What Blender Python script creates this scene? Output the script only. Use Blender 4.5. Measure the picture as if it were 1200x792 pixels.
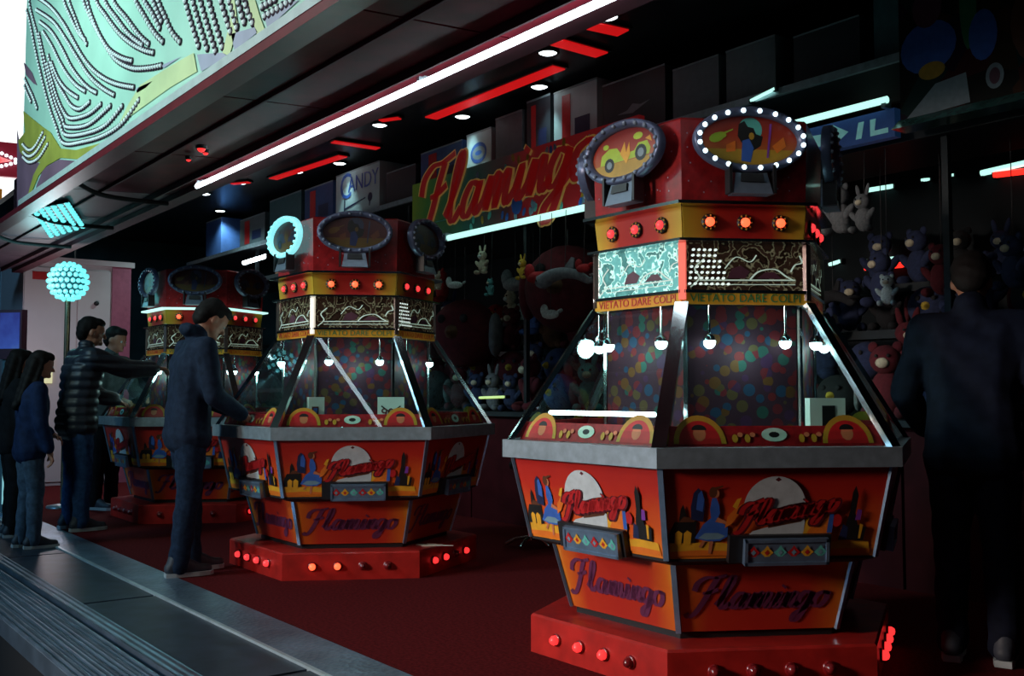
import bpy, bmesh, math, random
from mathutils import Vector, Matrix
import numpy as np

for o in list(bpy.data.objects):
    bpy.data.objects.remove(o)
SC = bpy.context.scene
COL = SC.collection
R_ = math.radians
rnd = random.Random(7)

# ------------------------------------------------------------------ camera
CAM_H = 1.15                      # above the carpeted platform (the street lies 0.45 m lower)
PITCH, YAW = 3.196, 53.0
FPX = 1200.0
cd = bpy.data.cameras.new('camera'); cam = bpy.data.objects.new('camera', cd); COL.objects.link(cam)
cd.sensor_width = 36; cd.lens = 36.0; cd.clip_start = .05; cd.clip_end = 200
cam.location = (0, 0, CAM_H); cam.rotation_euler = (R_(90 + PITCH), 0, R_(YAW))
SC.camera = cam
SC.view_settings.view_transform = 'Standard'; SC.view_settings.look = 'None'
SC.view_settings.gamma = 1; SC.view_settings.use_curve_mapping = False
SC.view_settings.exposure = 0.0

# ------------------------------------------------------------------ world: dusk over the street
w = bpy.data.worlds.new('dusk'); SC.world = w; w.use_nodes = True
w.node_tree.nodes['Background'].inputs[0].default_value = (.10, .22, .33, 1)
w.node_tree.nodes['Background'].inputs[1].default_value = .012

# ------------------------------------------------------------------ large lights
def area_light(name, loc, target, size, energy, color, size_y=None, spread=None):
    l = bpy.data.lights.new(name, 'AREA'); l.energy = energy; l.color = color
    l.shape = 'RECTANGLE'; l.size = size; l.size_y = size_y or size
    if spread: l.spread = R_(spread)
    o = bpy.data.objects.new(name, l); COL.objects.link(o); o.location = loc
    o.rotation_euler = (Vector(target) - Vector(loc)).to_track_quat('-Z', 'Y').to_euler()
    return o
# added unseen fill lights for fascia, steps and machine fronts
area_light('fascia_fill', (-7.2, -2.6, 4.3), (-6.6, 1.8, 3.75), .8, 80, (.68, .95, .86), spread=95)
area_light('street_fill', (-8.5, -8, 5.5), (-6, 2, 0), 2.5, 270, (.22, .60, 1.0))
area_light('street_fill', (-4.9, -5.5, 2.7), (-3.7, 3.2, .5), 1.2, 42, (1.0, .84, .74), spread=48)

# ------------------------------------------------------------------ materials
def mk(name, col, rough=.5, metal=0., var=.12, scale=18., emit=None, es=0., bump=0., spec=None, coat=0.):
    m = bpy.data.materials.new(name); m.use_nodes = True
    nt = m.node_tree; b = nt.nodes['Principled BSDF']
    b.inputs['Roughness'].default_value = rough; b.inputs['Metallic'].default_value = metal
    if spec is not None: b.inputs['Specular IOR Level'].default_value = spec
    if coat: b.inputs['Coat Weight'].default_value = coat; b.inputs['Coat Roughness'].default_value = .08
    tc = nt.nodes.new('ShaderNodeTexCoord'); nz = nt.nodes.new('ShaderNodeTexNoise')
    nz.inputs['Scale'].default_value = scale; nz.inputs['Detail'].default_value = 4
    nt.links.new(tc.outputs['Object'], nz.inputs['Vector'])
    rp = nt.nodes.new('ShaderNodeValToRGB')
    rp.color_ramp.elements[0].position = .3; rp.color_ramp.elements[1].position = .7
    rp.color_ramp.elements[0].color = tuple(c * (1 - var) for c in col) + (1,)
    rp.color_ramp.elements[1].color = tuple(min(1, c * (1 + var)) for c in col) + (1,)
    nt.links.new(nz.outputs['Fac'], rp.inputs['Fac']); nt.links.new(rp.outputs['Color'], b.inputs['Base Color'])
    if emit is not None:
        b.inputs['Emission Color'].default_value = tuple(emit) + (1,); b.inputs['Emission Strength'].default_value = es
    if bump:
        bp = nt.nodes.new('ShaderNodeBump'); bp.inputs['Strength'].default_value = bump
        nt.links.new(nz.outputs['Fac'], bp.inputs['Height']); nt.links.new(bp.outputs['Normal'], b.inputs['Normal'])
    return m
def glow(name, col, es, base=(.6, .6, .6)):
    return mk(name, base, .35, 0, .03, 10, emit=col, es=es)
def ramp_mat(name, axis, stops, rough=.35, absx=False, noise=.0, es=0., coat=.3, rng=(0, 1)):
    """print whose colour runs along one object axis"""
    m = bpy.data.materials.new(name); m.use_nodes = True
    nt = m.node_tree; b = nt.nodes['Principled BSDF']; b.inputs['Roughness'].default_value = rough
    b.inputs['Coat Weight'].default_value = coat; b.inputs['Coat Roughness'].default_value = .15
    tc = nt.nodes.new('ShaderNodeTexCoord'); sp = nt.nodes.new('ShaderNodeSeparateXYZ')
    nt.links.new(tc.outputs['Object'], sp.inputs[0]); src = sp.outputs[axis]
    if absx:
        a = nt.nodes.new('ShaderNodeMath'); a.operation = 'ABSOLUTE'; nt.links.new(src, a.inputs[0]); src = a.outputs[0]
    if noise:
        nz = nt.nodes.new('ShaderNodeTexNoise'); nz.inputs['Scale'].default_value = 9; nz.inputs['Detail'].default_value = 3
        nt.links.new(tc.outputs['Object'], nz.inputs['Vector'])
        ma = nt.nodes.new('ShaderNodeMath'); ma.operation = 'MULTIPLY_ADD'; ma.inputs[1].default_value = noise
        nt.links.new(nz.outputs['Fac'], ma.inputs[0]); nt.links.new(src, ma.inputs[2]); src = ma.outputs[0]
    mr = nt.nodes.new('ShaderNodeMapRange'); mr.inputs[1].default_value = rng[0]; mr.inputs[2].default_value = rng[1]
    nt.links.new(src, mr.inputs[0])
    rp = nt.nodes.new('ShaderNodeValToRGB'); e = rp.color_ramp.elements
    while len(e) < len(stops): e.new(.5)
    for i, (p, c) in enumerate(stops): e[i].position = p; e[i].color = tuple(c) + (1,)
    nt.links.new(mr.outputs[0], rp.inputs['Fac']); nt.links.new(rp.outputs['Color'], b.inputs['Base Color'])
    if es:
        nt.links.new(rp.outputs['Color'], b.inputs['Emission Color']); b.inputs['Emission Strength'].default_value = es
    return m
def voronoi_print(name, scale, cols, dark=.5, es=0., rough=.3):
    m = bpy.data.materials.new(name); m.use_nodes = True
    nt = m.node_tree; b = nt.nodes['Principled BSDF']; b.inputs['Specular IOR Level'].default_value = .1; b.inputs['Roughness'].default_value = rough
    tc = nt.nodes.new('ShaderNodeTexCoord'); vo = nt.nodes.new('ShaderNodeTexVoronoi'); vo.inputs['Scale'].default_value = scale
    nt.links.new(tc.outputs['Object'], vo.inputs['Vector'])
    sp = nt.nodes.new('ShaderNodeSeparateColor'); nt.links.new(vo.outputs['Color'], sp.inputs[0])
    rp = nt.nodes.new('ShaderNodeValToRGB'); rp.color_ramp.interpolation = 'CONSTANT'; e = rp.color_ramp.elements
    while len(e) < len(cols): e.new(.5)
    for i, c in enumerate(cols): e[i].position = i / len(cols); e[i].color = tuple(c) + (1,)
    nt.links.new(sp.outputs[0], rp.inputs['Fac'])
    mx = nt.nodes.new('ShaderNodeMix'); mx.data_type = 'RGBA'
    st = nt.nodes.new('ShaderNodeMath'); st.operation = 'GREATER_THAN'; st.inputs[1].default_value = dark
    nt.links.new(vo.outputs['Distance'], st.inputs[0]); nt.links.new(st.outputs[0], mx.inputs['Factor'])
    nt.links.new(rp.outputs['Color'], mx.inputs['A']); mx.inputs['B'].default_value = (.03, .012, .02, 1)
    nt.links.new(mx.outputs['Result'], b.inputs['Base Color'])
    if es: nt.links.new(mx.outputs['Result'], b.inputs['Emission Color']); b.inputs['Emission Strength'].default_value = es
    return m
def contour_print(name, base, line, es, scale=9.):
    """backlit transparency: dark landscape with bright contour lines"""
    m = bpy.data.materials.new(name); m.use_nodes = True
    nt = m.node_tree; b = nt.nodes['Principled BSDF']; b.inputs['Roughness'].default_value = .15
    tc = nt.nodes.new('ShaderNodeTexCoord'); nz = nt.nodes.new('ShaderNodeTexNoise')
    nz.inputs['Scale'].default_value = scale; nz.inputs['Detail'].default_value = 3; nz.inputs['Roughness'].default_value = .55
    nt.links.new(tc.outputs['Object'], nz.inputs['Vector'])
    rp = nt.nodes.new('ShaderNodeValToRGB'); e = rp.color_ramp.elements
    for _ in range(6): e.new(.5)
    for i, (p, c) in enumerate([(.30, base), (.40, tuple(x * .7 for x in base)), (.425, line), (.45, base), (.53, tuple(x * 1.25 for x in base)), (.55, line), (.575, tuple(x * .45 for x in base)), (.7, base)]):
        e[i].position = p; e[i].color = tuple(c) + (1,)
    nt.links.new(nz.outputs['Fac'], rp.inputs['Fac']); nt.links.new(rp.outputs['Color'], b.inputs['Base Color'])
    nt.links.new(rp.outputs['Color'], b.inputs['Emission Color']); b.inputs['Emission Strength'].default_value = es
    return m
def glass_mat(name, tint=(.9, 1, .98), refl=1.0):
    m = bpy.data.materials.new(name); m.use_nodes = True; nt = m.node_tree
    nt.nodes.remove(nt.nodes['Principled BSDF']); out = nt.nodes['Material Output']
    t = nt.nodes.new('ShaderNodeBsdfTransparent'); t.inputs[0].default_value = tuple(tint) + (1,)
    g = nt.nodes.new('ShaderNodeBsdfGlossy'); g.inputs['Roughness'].default_value = .02; g.inputs['Color'].default_value = (.9, .95, 1, 1)
    f = nt.nodes.new('ShaderNodeFresnel'); f.inputs['IOR'].default_value = 1.5
    mu = nt.nodes.new('ShaderNodeMath'); mu.operation = 'MULTIPLY'; mu.inputs[1].default_value = refl
    ge = nt.nodes.new('ShaderNodeNewGeometry'); iv = nt.nodes.new('ShaderNodeMath'); iv.operation = 'SUBTRACT'; iv.inputs[0].default_value = refl
    nt.links.new(ge.outputs['Backfacing'], iv.inputs[1]); iv.use_clamp = True; nt.links.new(iv.outputs[0], mu.inputs[1])
    nt.links.new(f.outputs[0], mu.inputs[0])
    x = nt.nodes.new('ShaderNodeMixShader'); nt.links.new(mu.outputs[0], x.inputs[0]); nt.links.new(t.outputs[0], x.inputs[1]); nt.links.new(g.outputs[0], x.inputs[2])
    nt.links.new(x.outputs[0], out.inputs[0]); return m
def rib_metal(name, col, freq, axis='Y', rough=.35, metal=.85, strength=.5):
    m = mk(name, col, rough, metal, .25, 5); nt = m.node_tree; b = nt.nodes['Principled BSDF']
    tc = nt.nodes.new('ShaderNodeTexCoord'); wv = nt.nodes.new('ShaderNodeTexWave'); wv.bands_direction = axis
    wv.inputs['Scale'].default_value = freq; nt.links.new(tc.outputs['Object'], wv.inputs['Vector'])
    bp = nt.nodes.new('ShaderNodeBump'); bp.inputs['Strength'].default_value = strength; bp.inputs['Distance'].default_value = .01
    nt.links.new(wv.outputs['Fac'], bp.inputs['Height']); nt.links.new(bp.outputs['Normal'], b.inputs['Normal'])
    return m
def chequer_metal(name, col):
    m = mk(name, col, .38, .8, .3, 4); nt = m.node_tree; b = nt.nodes['Principled BSDF']
    tc = nt.nodes.new('ShaderNodeTexCoord'); ck = nt.nodes.new('ShaderNodeTexVoronoi'); ck.inputs['Scale'].default_value = 38
    nt.links.new(tc.outputs['Object'], ck.inputs['Vector'])
    bp = nt.nodes.new('ShaderNodeBump'); bp.inputs['Strength'].default_value = .6; bp.inputs['Distance'].default_value = .006
    nt.links.new(ck.outputs['Distance'], bp.inputs['Height']); nt.links.new(bp.outputs['Normal'], b.inputs['Normal'])
    return m

M = {}
def C(name, *a, **k):
    M[name] = mk(name, *a, **k); return M[name]
C('carpet', (.092, .0085, .010), .95, 0, .35, 60, bump=.4, spec=.05)
C('asphalt', (.02, .022, .025), .9, 0, .4, 30, bump=.3)
M['plate'] = chequer_metal('plate', (.20, .30, .40))
C('dark_tread', (.030, .045, .070), .42, .4, .4, 7, bump=.08)
C('aluminium', (.60, .74, .80), .32, .6, .15, 9)
M['ribbed'] = rib_metal('ribbed', (.24, .34, .45), 9.0)
C('black_gap', (.006, .006, .008), .8)
C('ceiling_black', (.010, .010, .012), .28, 0, .3, 4, spec=.25)
C('awning_red', (.10, .006, .012), .30, 0, .4, 5, spec=.06)
C('awning_grey', (.10, .065, .085), .42, 0, .2, 5)
C('beam_maroon', (.09, .016, .028), .6, 0, .25, 6)
C('red_lip', (.13, .012, .02), .35, 0, .2, 9)
C('white_lip', (.55, .66, .66), .3, .1, .1, 12)
C('chrome', (.62, .70, .72), .14, 1.0, .08, 14)
C('steel', (.42, .50, .56), .38, .7, .15, 22)
C('blue_steel', (.22, .32, .46), .30, .7, .15, 18)
C('wall_dark', (.008, .011, .013), .6, 0, .3, 3, spec=.1)
C('shelf_dark', (.018, .024, .028), .45, .1, .2, 5, spec=.2)
C('black', (.008, .008, .010), .5)
C('matte_black', (.010, .010, .012), .8)
C('plinth_red', (.42, .016, .012), .38, 0, .22, 11, coat=.2)
C('crown_red', (.26, .010, .012), .28, 0, .3, 28, coat=.5)
C('ring_blue', (.10, .12, .20), .35, .3, .15, 20)
C('bracket_grey', (.16, .20, .26), .35, .4, .12, 20)
M['tube_white'] = glow('tube_white', (.78, .94, 1.0), 9.0)
M['tube_cyan'] = glow('tube_cyan', (.50, .95, .84), 1.15)
M['tube_dim'] = glow('tube_dim', (.45, .85, .75), .9)
M['tube_red'] = glow('tube_red', (1, .02, .012), 2.2, (.3, .02, .02))
M['strip_red'] = glow('strip_red', (1, .010, .012), .50, (.3, .01, .01))
M['spot_white'] = glow('spot_white', (.80, .97, 1.0), 12.0)
M['downlight'] = glow('downlight', (.85, .97, 1.0), 6.0)
M['bulb_white'] = glow('bulb_white', (.72, .95, 1.0), 3.0)
M['bulb_cyan'] = glow('bulb_cyan', (.14, .78, .82), 1.25)
M['bulb_off'] = mk('bulb_off', (.20, .24, .32), .2)
M['lens_orange'] = glow('lens_orange', (1, .085, .03), 2.8, (.5, .05, .03))
M['lens_pink'] = glow('lens_pink', (1, .045, .05), 1.3, (.5, .05, .05))
M['lens_dark'] = mk('lens_dark', (.18, .012, .014), .2, coat=.6)
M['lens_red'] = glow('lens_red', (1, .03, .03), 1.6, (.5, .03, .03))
M['glass'] = glass_mat('glass')
M['corner_salmon'] = glow('corner_salmon', (1, .13, .09), .75, (.6, .2, .16))
M['corner_warm'] = glow('corner_warm', (1, .86, .68), .65)
C('corner_dim', (.30, .22, .20), .25, .7)
M['upper_print'] = ramp_mat('upper_print', 2, [(0, (.75, .20, .012)), (.25, (.62, .09, .010)), (.6, (.46, .022, .010)), (1, (.30, .008, .010))], noise=.10, rng=(.56, .98))
M['lower_print'] = ramp_mat('lower_print', 0, [(0, (.42, .022, .012)), (.55, (.44, .030, .012)), (.85, (.58, .12, .012)), (1, (.62, .26, .02))], absx=True, noise=.05, rng=(.03, .40))
M['band_print'] = ramp_mat('band_print', 0, [(0, (.34, .012, .012)), (.45, (.40, .022, .012)), (.72, (.50, .22, .02)), (1, (.52, .33, .03))], absx=True, rng=(0, .27))
M['yellow_strip'] = ramp_mat('yellow_strip', 0, [(0, (.62, .22, .02)), (.6, (.60, .28, .02)), (1, (.65, .36, .03))], absx=True, rng=(0, .28), es=.04)
M['core_print'] = voronoi_print('core_print', 21, [(.085, .010, .014), (.035, .012, .035), (.075, .03, .010), (.014, .03, .06), (.095, .010, .012), (.016, .045, .038), (.055, .035, .016)], dark=.56, es=.0, rough=.6)
M['pic_lit'] = contour_print('pic_lit', (.10, .30, .29), (.62, .95, .86), .75, 11.)
M['pic_dark'] = contour_print('pic_dark', (.035, .018, .012), (.30, .28, .17), .13, 12.)
C('inner_red', (.30, .010, .014), .35, 0, .3, 30)
for nm, c in dict(d_blue=(.035, .11, .42), d_navy=(.012, .02, .07), d_black=(.008, .008, .008), d_yellow=(.70, .34, .02), d_orange=(.70, .16, .015),
                  d_white=(.48, .52, .54), d_maroon=(.085, .006, .012), d_skin=(.50, .16, .07), d_teal=(.10, .45, .38), d_purple=(.20, .04, .32), d_brown=(.10, .03, .012),
                  d_red=(.45, .012, .014), d_lime=(.38, .52, .03), d_green=(.02, .16, .06), d_violet=(.11, .020, .065), d_ochre=(.42, .24, .02), d_grey=(.20, .25, .28),
                  d_mint=(.42, .66, .55), d_lav=(.33, .34, .42), d_plum=(.10, .03, .05), d_bluegrey=(.16, .28, .36)).items():
    C(nm, c, .45, 0, .12, 24)
M['oval_lit'] = ramp_mat('oval_lit', 2, [(0, (.30, .16, .02)), (.3, (.36, .10, .02)), (.6, (.30, .03, .012)), (1, (.14, .01, .01))], rng=(2.08, 2.34), es=.06)
M['coin'] = mk('coin', (.55, .50, .38), .25, .9, .25, 60)

# ------------------------------------------------------------------ helpers
class MB:
    def __init__(s): s.v = []; s.f = []; s.m = []; s.sm = []
    def add(s, vs, fs, mi=0, smooth=False):
        n = len(s.v); s.v += [tuple(v) for v in vs]
        for f in fs: s.f.append([n + i for i in f]); s.m.append(mi); s.sm.append(smooth)
        return s
    def box(s, c, d, mi=0, rot=None):
        hx, hy, hz = d[0] / 2, d[1] / 2, d[2] / 2
        vs = [Vector((x * hx, y * hy, z * hz)) for z in (-1, 1) for y in (-1, 1) for x in (-1, 1)]
        if rot is not None: vs = [rot @ v for v in vs]
        vs = [v + Vector(c) for v in vs]
        return s.add(vs, [(0, 2, 3, 1), (4, 5, 7, 6), (0, 1, 5, 4), (2, 6, 7, 3), (0, 4, 6, 2), (1, 3, 7, 5)], mi)
    def bounds(s, a, b, mi=0):
        return s.box([(a[i] + b[i]) / 2 for i in range(3)], [abs(b[i] - a[i]) for i in range(3)], mi)
    def hexa(s, q, mi=0):      # 8 points: bottom 4 (ccw), top 4
        return s.add(q, [(3, 2, 1, 0), (4, 5, 6, 7), (0, 1, 5, 4), (1, 2, 6, 5), (2, 3, 7, 6), (3, 0, 4, 7)], mi)
    def tube(s, pts, r, n=8, mi=0, cap=True, smooth=True, r1=None):
        pts = [Vector(p) for p in pts]; k = len(pts); rings = []
        up = None
        for i, p in enumerate(pts):
            t = (pts[min(i + 1, k - 1)] - pts[max(i - 1, 0)]).normalized()
            if up is None:
                up = t.orthogonal().normalized()
            else:
                up = (up - t * up.dot(t)); up = up.normalized() if up.length > 1e-6 else t.orthogonal().normalized()
            b = t.cross(up); rr = r if r1 is None else r + (r1 - r) * i / (k - 1)
            rings.append([p + (up * math.cos(2 * math.pi * j / n) + b * math.sin(2 * math.pi * j / n)) * rr for j in range(n)])
        vs = [v for ring in rings for v in ring]; fs = []
        for i in range(k - 1):
            for j in range(n):
                fs.append((i * n + j, i * n + (j + 1) % n, (i + 1) * n + (j + 1) % n, (i + 1) * n + j))
        s.add(vs, fs, mi, smooth)
        if cap: s.add(rings[0], [tuple(range(n))[::-1]], mi); s.add(rings[-1], [tuple(range(n))], mi)
        return s
    def lathe(s, prof, n=16, mi=0, M4=None, smooth=True):      # profile (r, z) about z, then M4
        vs = []; fs = []
        for (r, z) in prof:
            for j in range(n):
                a = 2 * math.pi * j / n; v = Vector((r * math.cos(a), r * math.sin(a), z)); vs.append(M4 @ v if M4 else v)
        for i in range(len(prof) - 1):
            for j in range(n): fs.append((i * n + j, i * n + (j + 1) % n, (i + 1) * n + (j + 1) % n, (i + 1) * n + j))
        s.add(vs, fs, mi, smooth)
        if prof[0][0] > 1e-5: s.add(vs[:n], [tuple(range(n))[::-1]], mi)
        if prof[-1][0] > 1e-5: s.add(vs[-n:], [tuple(range(n))], mi)
        return s
    def ball(s, c, r, nu=10, nv=7, mi=0, M3=None):
        rx, ry, rz = (r, r, r) if not hasattr(r, '__len__') else r
        vs = []; fs = []
        for i in range(nv + 1):
            t = math.pi * i / nv
            for j in range(nu):
                a = 2 * math.pi * j / nu; v = Vector((rx * math.sin(t) * math.cos(a), ry * math.sin(t) * math.sin(a), rz * math.cos(t)))
                if M3 is not None: v = M3 @ v
                vs.append(v + Vector(c))
        for i in range(nv):
            for j in range(nu): fs.append((i * nu + j, (i + 1) * nu + j, (i + 1) * nu + (j + 1) % nu, i * nu + (j + 1) % nu))
        return s.add(vs, fs, mi, True)
    def mesh(s, name, mats):
        me = bpy.data.meshes.new(name); me.from_pydata(s.v, [], s.f)
        for m in mats: me.materials.append(M[m] if isinstance(m, str) else m)
        me.polygons.foreach_set('material_index', s.m); me.polygons.foreach_set('use_smooth', s.sm)
        me.validate(); me.update(); return me
    def obj(s, name, mats, parent=None, loc=None, rz=0):
        if not isinstance(mats, (list, tuple)): mats = [mats]
        return put(name, s.mesh(name, mats), parent, loc, rz)
def put(name, me, parent=None, loc=None, rz=0):
    o = bpy.data.objects.new(name, me); COL.objects.link(o); o.parent = parent
    if loc is not None: o.location = loc
    o.rotation_euler.z = rz; return o
def empty(name, loc=(0, 0, 0), rz=0):
    o = bpy.data.objects.new(name, None); COL.objects.link(o); o.location = loc; o.rotation_euler.z = rz
    o.empty_display_size = .1; return o
def tag(o, label, cat, group=None, kind=None):
    o['label'] = label; o['category'] = cat
    if group: o['group'] = group
    if kind: o['kind'] = kind
    return o
def override(o, mats):      # object-level materials on shared mesh data
    for i, m in enumerate(mats):
        if m: o.material_slots[i].link = 'OBJECT'; o.material_slots[i].material = M[m] if isinstance(m, str) else m
    return o
def light_point(name, loc, energy, color, parent=None, radius=.04):
    l = bpy.data.lights.new(name, 'POINT'); l.energy = energy; l.color = color; l.shadow_soft_size = radius
    o = bpy.data.objects.new(name, l); COL.objects.link(o); o.parent = parent; o.location = loc; return o
CACHE = {}
def cached(key, fn):
    if key not in CACHE: CACHE[key] = fn()
    return CACHE[key]
def ell(cx, cy, rx, ry, n=18, a0=0., a1=360., rot=0.):
    out = []
    for i in range(n + (0 if a1 - a0 >= 360 else 1)):
        a = R_(a0 + (a1 - a0) * i / n); x, y = rx * math.cos(a), ry * math.sin(a); c, s_ = math.cos(R_(rot)), math.sin(R_(rot))
        out.append((cx + x * c - y * s_, cy + x * s_ + y * c))
    return out
def catmull(pts, sub=5):
    out = []; n = len(pts)
    for i in range(n - 1):
        p0, p1, p2, p3 = pts[max(i - 1, 0)], pts[i], pts[i + 1], pts[min(i + 2, n - 1)]
        for k in range(sub):
            t = k / sub
            out.append(tuple(.5 * ((2 * p1[d]) + (-p0[d] + p2[d]) * t + (2 * p0[d] - 5 * p1[d] + 4 * p2[d] - p3[d]) * t * t + (-p0[d] + 3 * p1[d] - 3 * p2[d] + p3[d]) * t ** 3) for d in range(len(p1))))
    out.append(tuple(pts[-1])); return out
def decals(mb, items, fmap, h0=.003):
    """flat print: list of (slot, polygon); every next one lies a hair further out"""
    for i, (mi, poly) in enumerate(items):
        mb.add([fmap(x, y, h0 + .00025 * i) for x, y in poly], [tuple(range(len(poly)))], mi)
def ribbon(mb, pts, wdt, fmap, mi=0, h=.004, thick=0.):
    pts = [Vector(p) for p in pts]; L = []; Rr = []
    for i, p in enumerate(pts):
        t = pts[min(i + 1, len(pts) - 1)] - pts[max(i - 1, 0)]
        if t.length < 1e-9: t = Vector((1, 0))
        t.normalize(); nrm = Vector((-t.y, t.x)); f = .55 + .75 * abs(t.y)
        L.append(p + nrm * wdt * .5 * f); Rr.append(p - nrm * wdt * .5 * f)
    n = len(pts)
    a = [fmap(p.x, p.y, h) for p in L] + [fmap(p.x, p.y, h) for p in Rr]
    fs = [(n + i, n + i + 1, i + 1, i) for i in range(n - 1)]
    mb.add(a, fs, mi)
    if thick:
        b = [fmap(p.x, p.y, h - thick) for p in L] + [fmap(p.x, p.y, h - thick) for p in Rr]
        mb.add(a + b, [(i, i + 1, 2 * n + i + 1, 2 * n + i) for i in range(n - 1)] + [(n + i + 1, n + i, 3 * n + i, 3 * n + i + 1) for i in range(n - 1)], mi)
SCRIPT = [
    [(-.5, 1.2), (-.45, 1.75), (0, 2.1), (.6, 2.1), (1.3, 2.25)], [(.75, 2.1), (.55, 1.4), (.35, .5), (.05, -.3), (-.3, -.55), (-.55, -.3)], [(.1, 1.05), (.55, 1.1), (1.05, 1.3)],
    [(1.25, .2), (1.6, .9), (1.85, 1.7), (1.8, 2.15), (1.6, 1.9), (1.5, .9), (1.55, .2), (1.8, 0), (2.15, .35)],
    [(3.0, .9), (2.6, 1.0), (2.3, .6), (2.3, .15), (2.6, 0), (2.9, .4), (3.1, .95), (2.98, .3), (3.1, 0), (3.45, .35)],
    [(3.45, .35), (3.7, .97), (3.62, 0), (3.85, .7), (4.12, .97), (4.1, 0), (4.35, .7), (4.62, .97), (4.6, .2), (4.75, 0), (5.1, .35)],
    [(5.1, .35), (5.3, .97), (5.22, .2), (5.38, 0), (5.7, .35)], [(5.38, 1.32), (5.45, 1.45)],
    [(5.7, .35), (5.92, .97), (5.85, 0), (6.1, .7), (6.38, .97), (6.35, .2), (6.5, 0), (6.8, .3)],
    [(7.4, .9), (7.0, 1.0), (6.72, .6), (6.78, .1), (7.08, .03), (7.4, .5), (7.52, .97), (7.36, 0), (7.1, -.85), (6.78, -.95), (6.75, -.55), (7.3, -.1), (7.75, .3)],
    [(8.25, .97), (7.9, .8), (7.78, .4), (7.95, .03), (8.3, .03), (8.55, .5), (8.45, .9), (8.2, .97), (8.75, .85)]]
def script_word(mb, fmap, x0, y0, width, wdt, rise=0., mi=0, h=.004, hs=1., thick=0.):
    k = width / 9.6
    for st in SCRIPT:
        pts = [(x0 + (p[0] + .5 + .28 * p[1]) * k, y0 + p[1] * k * hs + (p[0] + .5) * k * rise) for p in catmull(st, 6)]
        ribbon(mb, pts, wdt, fmap, mi, h, thick)
def text_mesh(txt, size, mat, extr=.0008, align='CENTER', key=None):
    def b():
        c = bpy.data.curves.new('txt', 'FONT'); c.body = txt; c.size = size; c.extrude = extr; c.align_x = align; c.align_y = 'CENTER'; c.resolution_u = 3
        o = bpy.data.objects.new('txt', c); COL.objects.link(o)
        dg = bpy.context.evaluated_depsgraph_get(); me = bpy.data.meshes.new_from_object(o.evaluated_get(dg))
        bpy.data.objects.remove(o); bpy.data.curves.remove(c); me.materials.clear(); me.materials.append(M[mat]); return me
    return cached(('txt', txt, size, mat, extr), b)
def put_text(name, me, parent, loc, rx=90, rz=0):
    o = put(name, me, parent, loc); o.rotation_euler = (R_(rx), 0, R_(rz)); return o
fw = Vector((-math.sin(R_(YAW)) * math.cos(R_(PITCH)), math.cos(R_(YAW)) * math.cos(R_(PITCH)), math.sin(R_(PITCH))))
rt = Vector((math.cos(R_(YAW)), math.sin(R_(YAW)), 0)); upv = rt.cross(fw)
def ray(px, py): return fw + rt * ((px - 600) / FPX) + upv * ((396 - py) / FPX)
def onY(px, py, Y):         # the point of the plane y = Y seen at a pixel of the 1200 x 792 photograph
    d = ray(px, py); return Vector((0, 0, CAM_H)) + d * (Y / d.y)
def onZ(px, py, Z):
    d = ray(px, py); return Vector((0, 0, CAM_H)) + d * ((Z - CAM_H) / d.z)

exec_parts = []
# ================================================================== SETTING
fl = tag(MB().bounds((-18, 2.24, -.05), (4, 9, 0)).obj('floor', 'carpet'), 'dark red carpet covering the arcade platform', 'floor', kind='structure')
# threshold of the platform: chequer plate, lip, dark tread, groove, ribbed nosing, street
tag(MB().bounds((-18, 1.965, -.05), (4, 2.24, .004)).obj('trim_1', 'plate'), 'chequered metal edging plate along the red carpet', 'edging', kind='structure')
tag(MB().bounds((-18, 1.945, -.05), (4, 1.965, .012)).obj('trim_2', 'aluminium'), 'thin shiny metal lip between edging plate and dark tread', 'metal strip', kind='structure')
t = empty('trim_3'); tag(t, 'row of dark metal threshold boards at the platform edge', 'threshold', kind='structure')
me = MB().bounds((-.985, 1.545, -.05), (.985, 1.945, 0)).mesh('tread_board', [M['dark_tread']])
for i in range(11): put('tread_board', me, t, (3 - 2 * i, 0, 0))
tag(MB().bounds((-18, 1.455, -.05), (4, 1.545, .010)).obj('trim_4', 'ribbed'), 'narrow metal channel between dark boards and black groove', 'metal strip', kind='structure')
tag(MB().bounds((-18, 1.425, -.2), (4, 1.455, -.03)).obj('trim_5', 'black_gap'), 'black drainage groove in the platform edge', 'groove', kind='structure')
mb = MB()                   # ribbed aluminium step: one ridge after the other
y = 1.125; ys = []
while y < 1.42: ys += [(y, -.004), (y + .008, .004), (y + .016, .004), (y + .024, -.004)]; y += .0246
for x0, x1 in ((-18, 4),):
    n = len(ys); vs = [(x0, a, b) for a, b in ys] + [(x1, a, b) for a, b in ys]
    mb.add(vs, [(i, n + i, n + i + 1, i + 1) for i in range(n - 1)])
mb.bounds((-18, 1.12, -.09), (4, 1.425, -.004))
tag(mb.obj('trim_6', 'ribbed'), 'ribbed aluminium step at the front of the platform', 'step', kind='structure')
tag(MB().bounds((-18, 1.20, -.45), (4, 1.24, -.09)).obj('wall_step', 'black_gap'), 'black riser under the ribbed step', 'riser', kind='structure')
tag(MB().bounds((-40, -14, -.55), (14, 12, -.45)).obj('ground', 'asphalt'), 'dark asphalt street in front of the platform', 'street', kind='structure')

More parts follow.
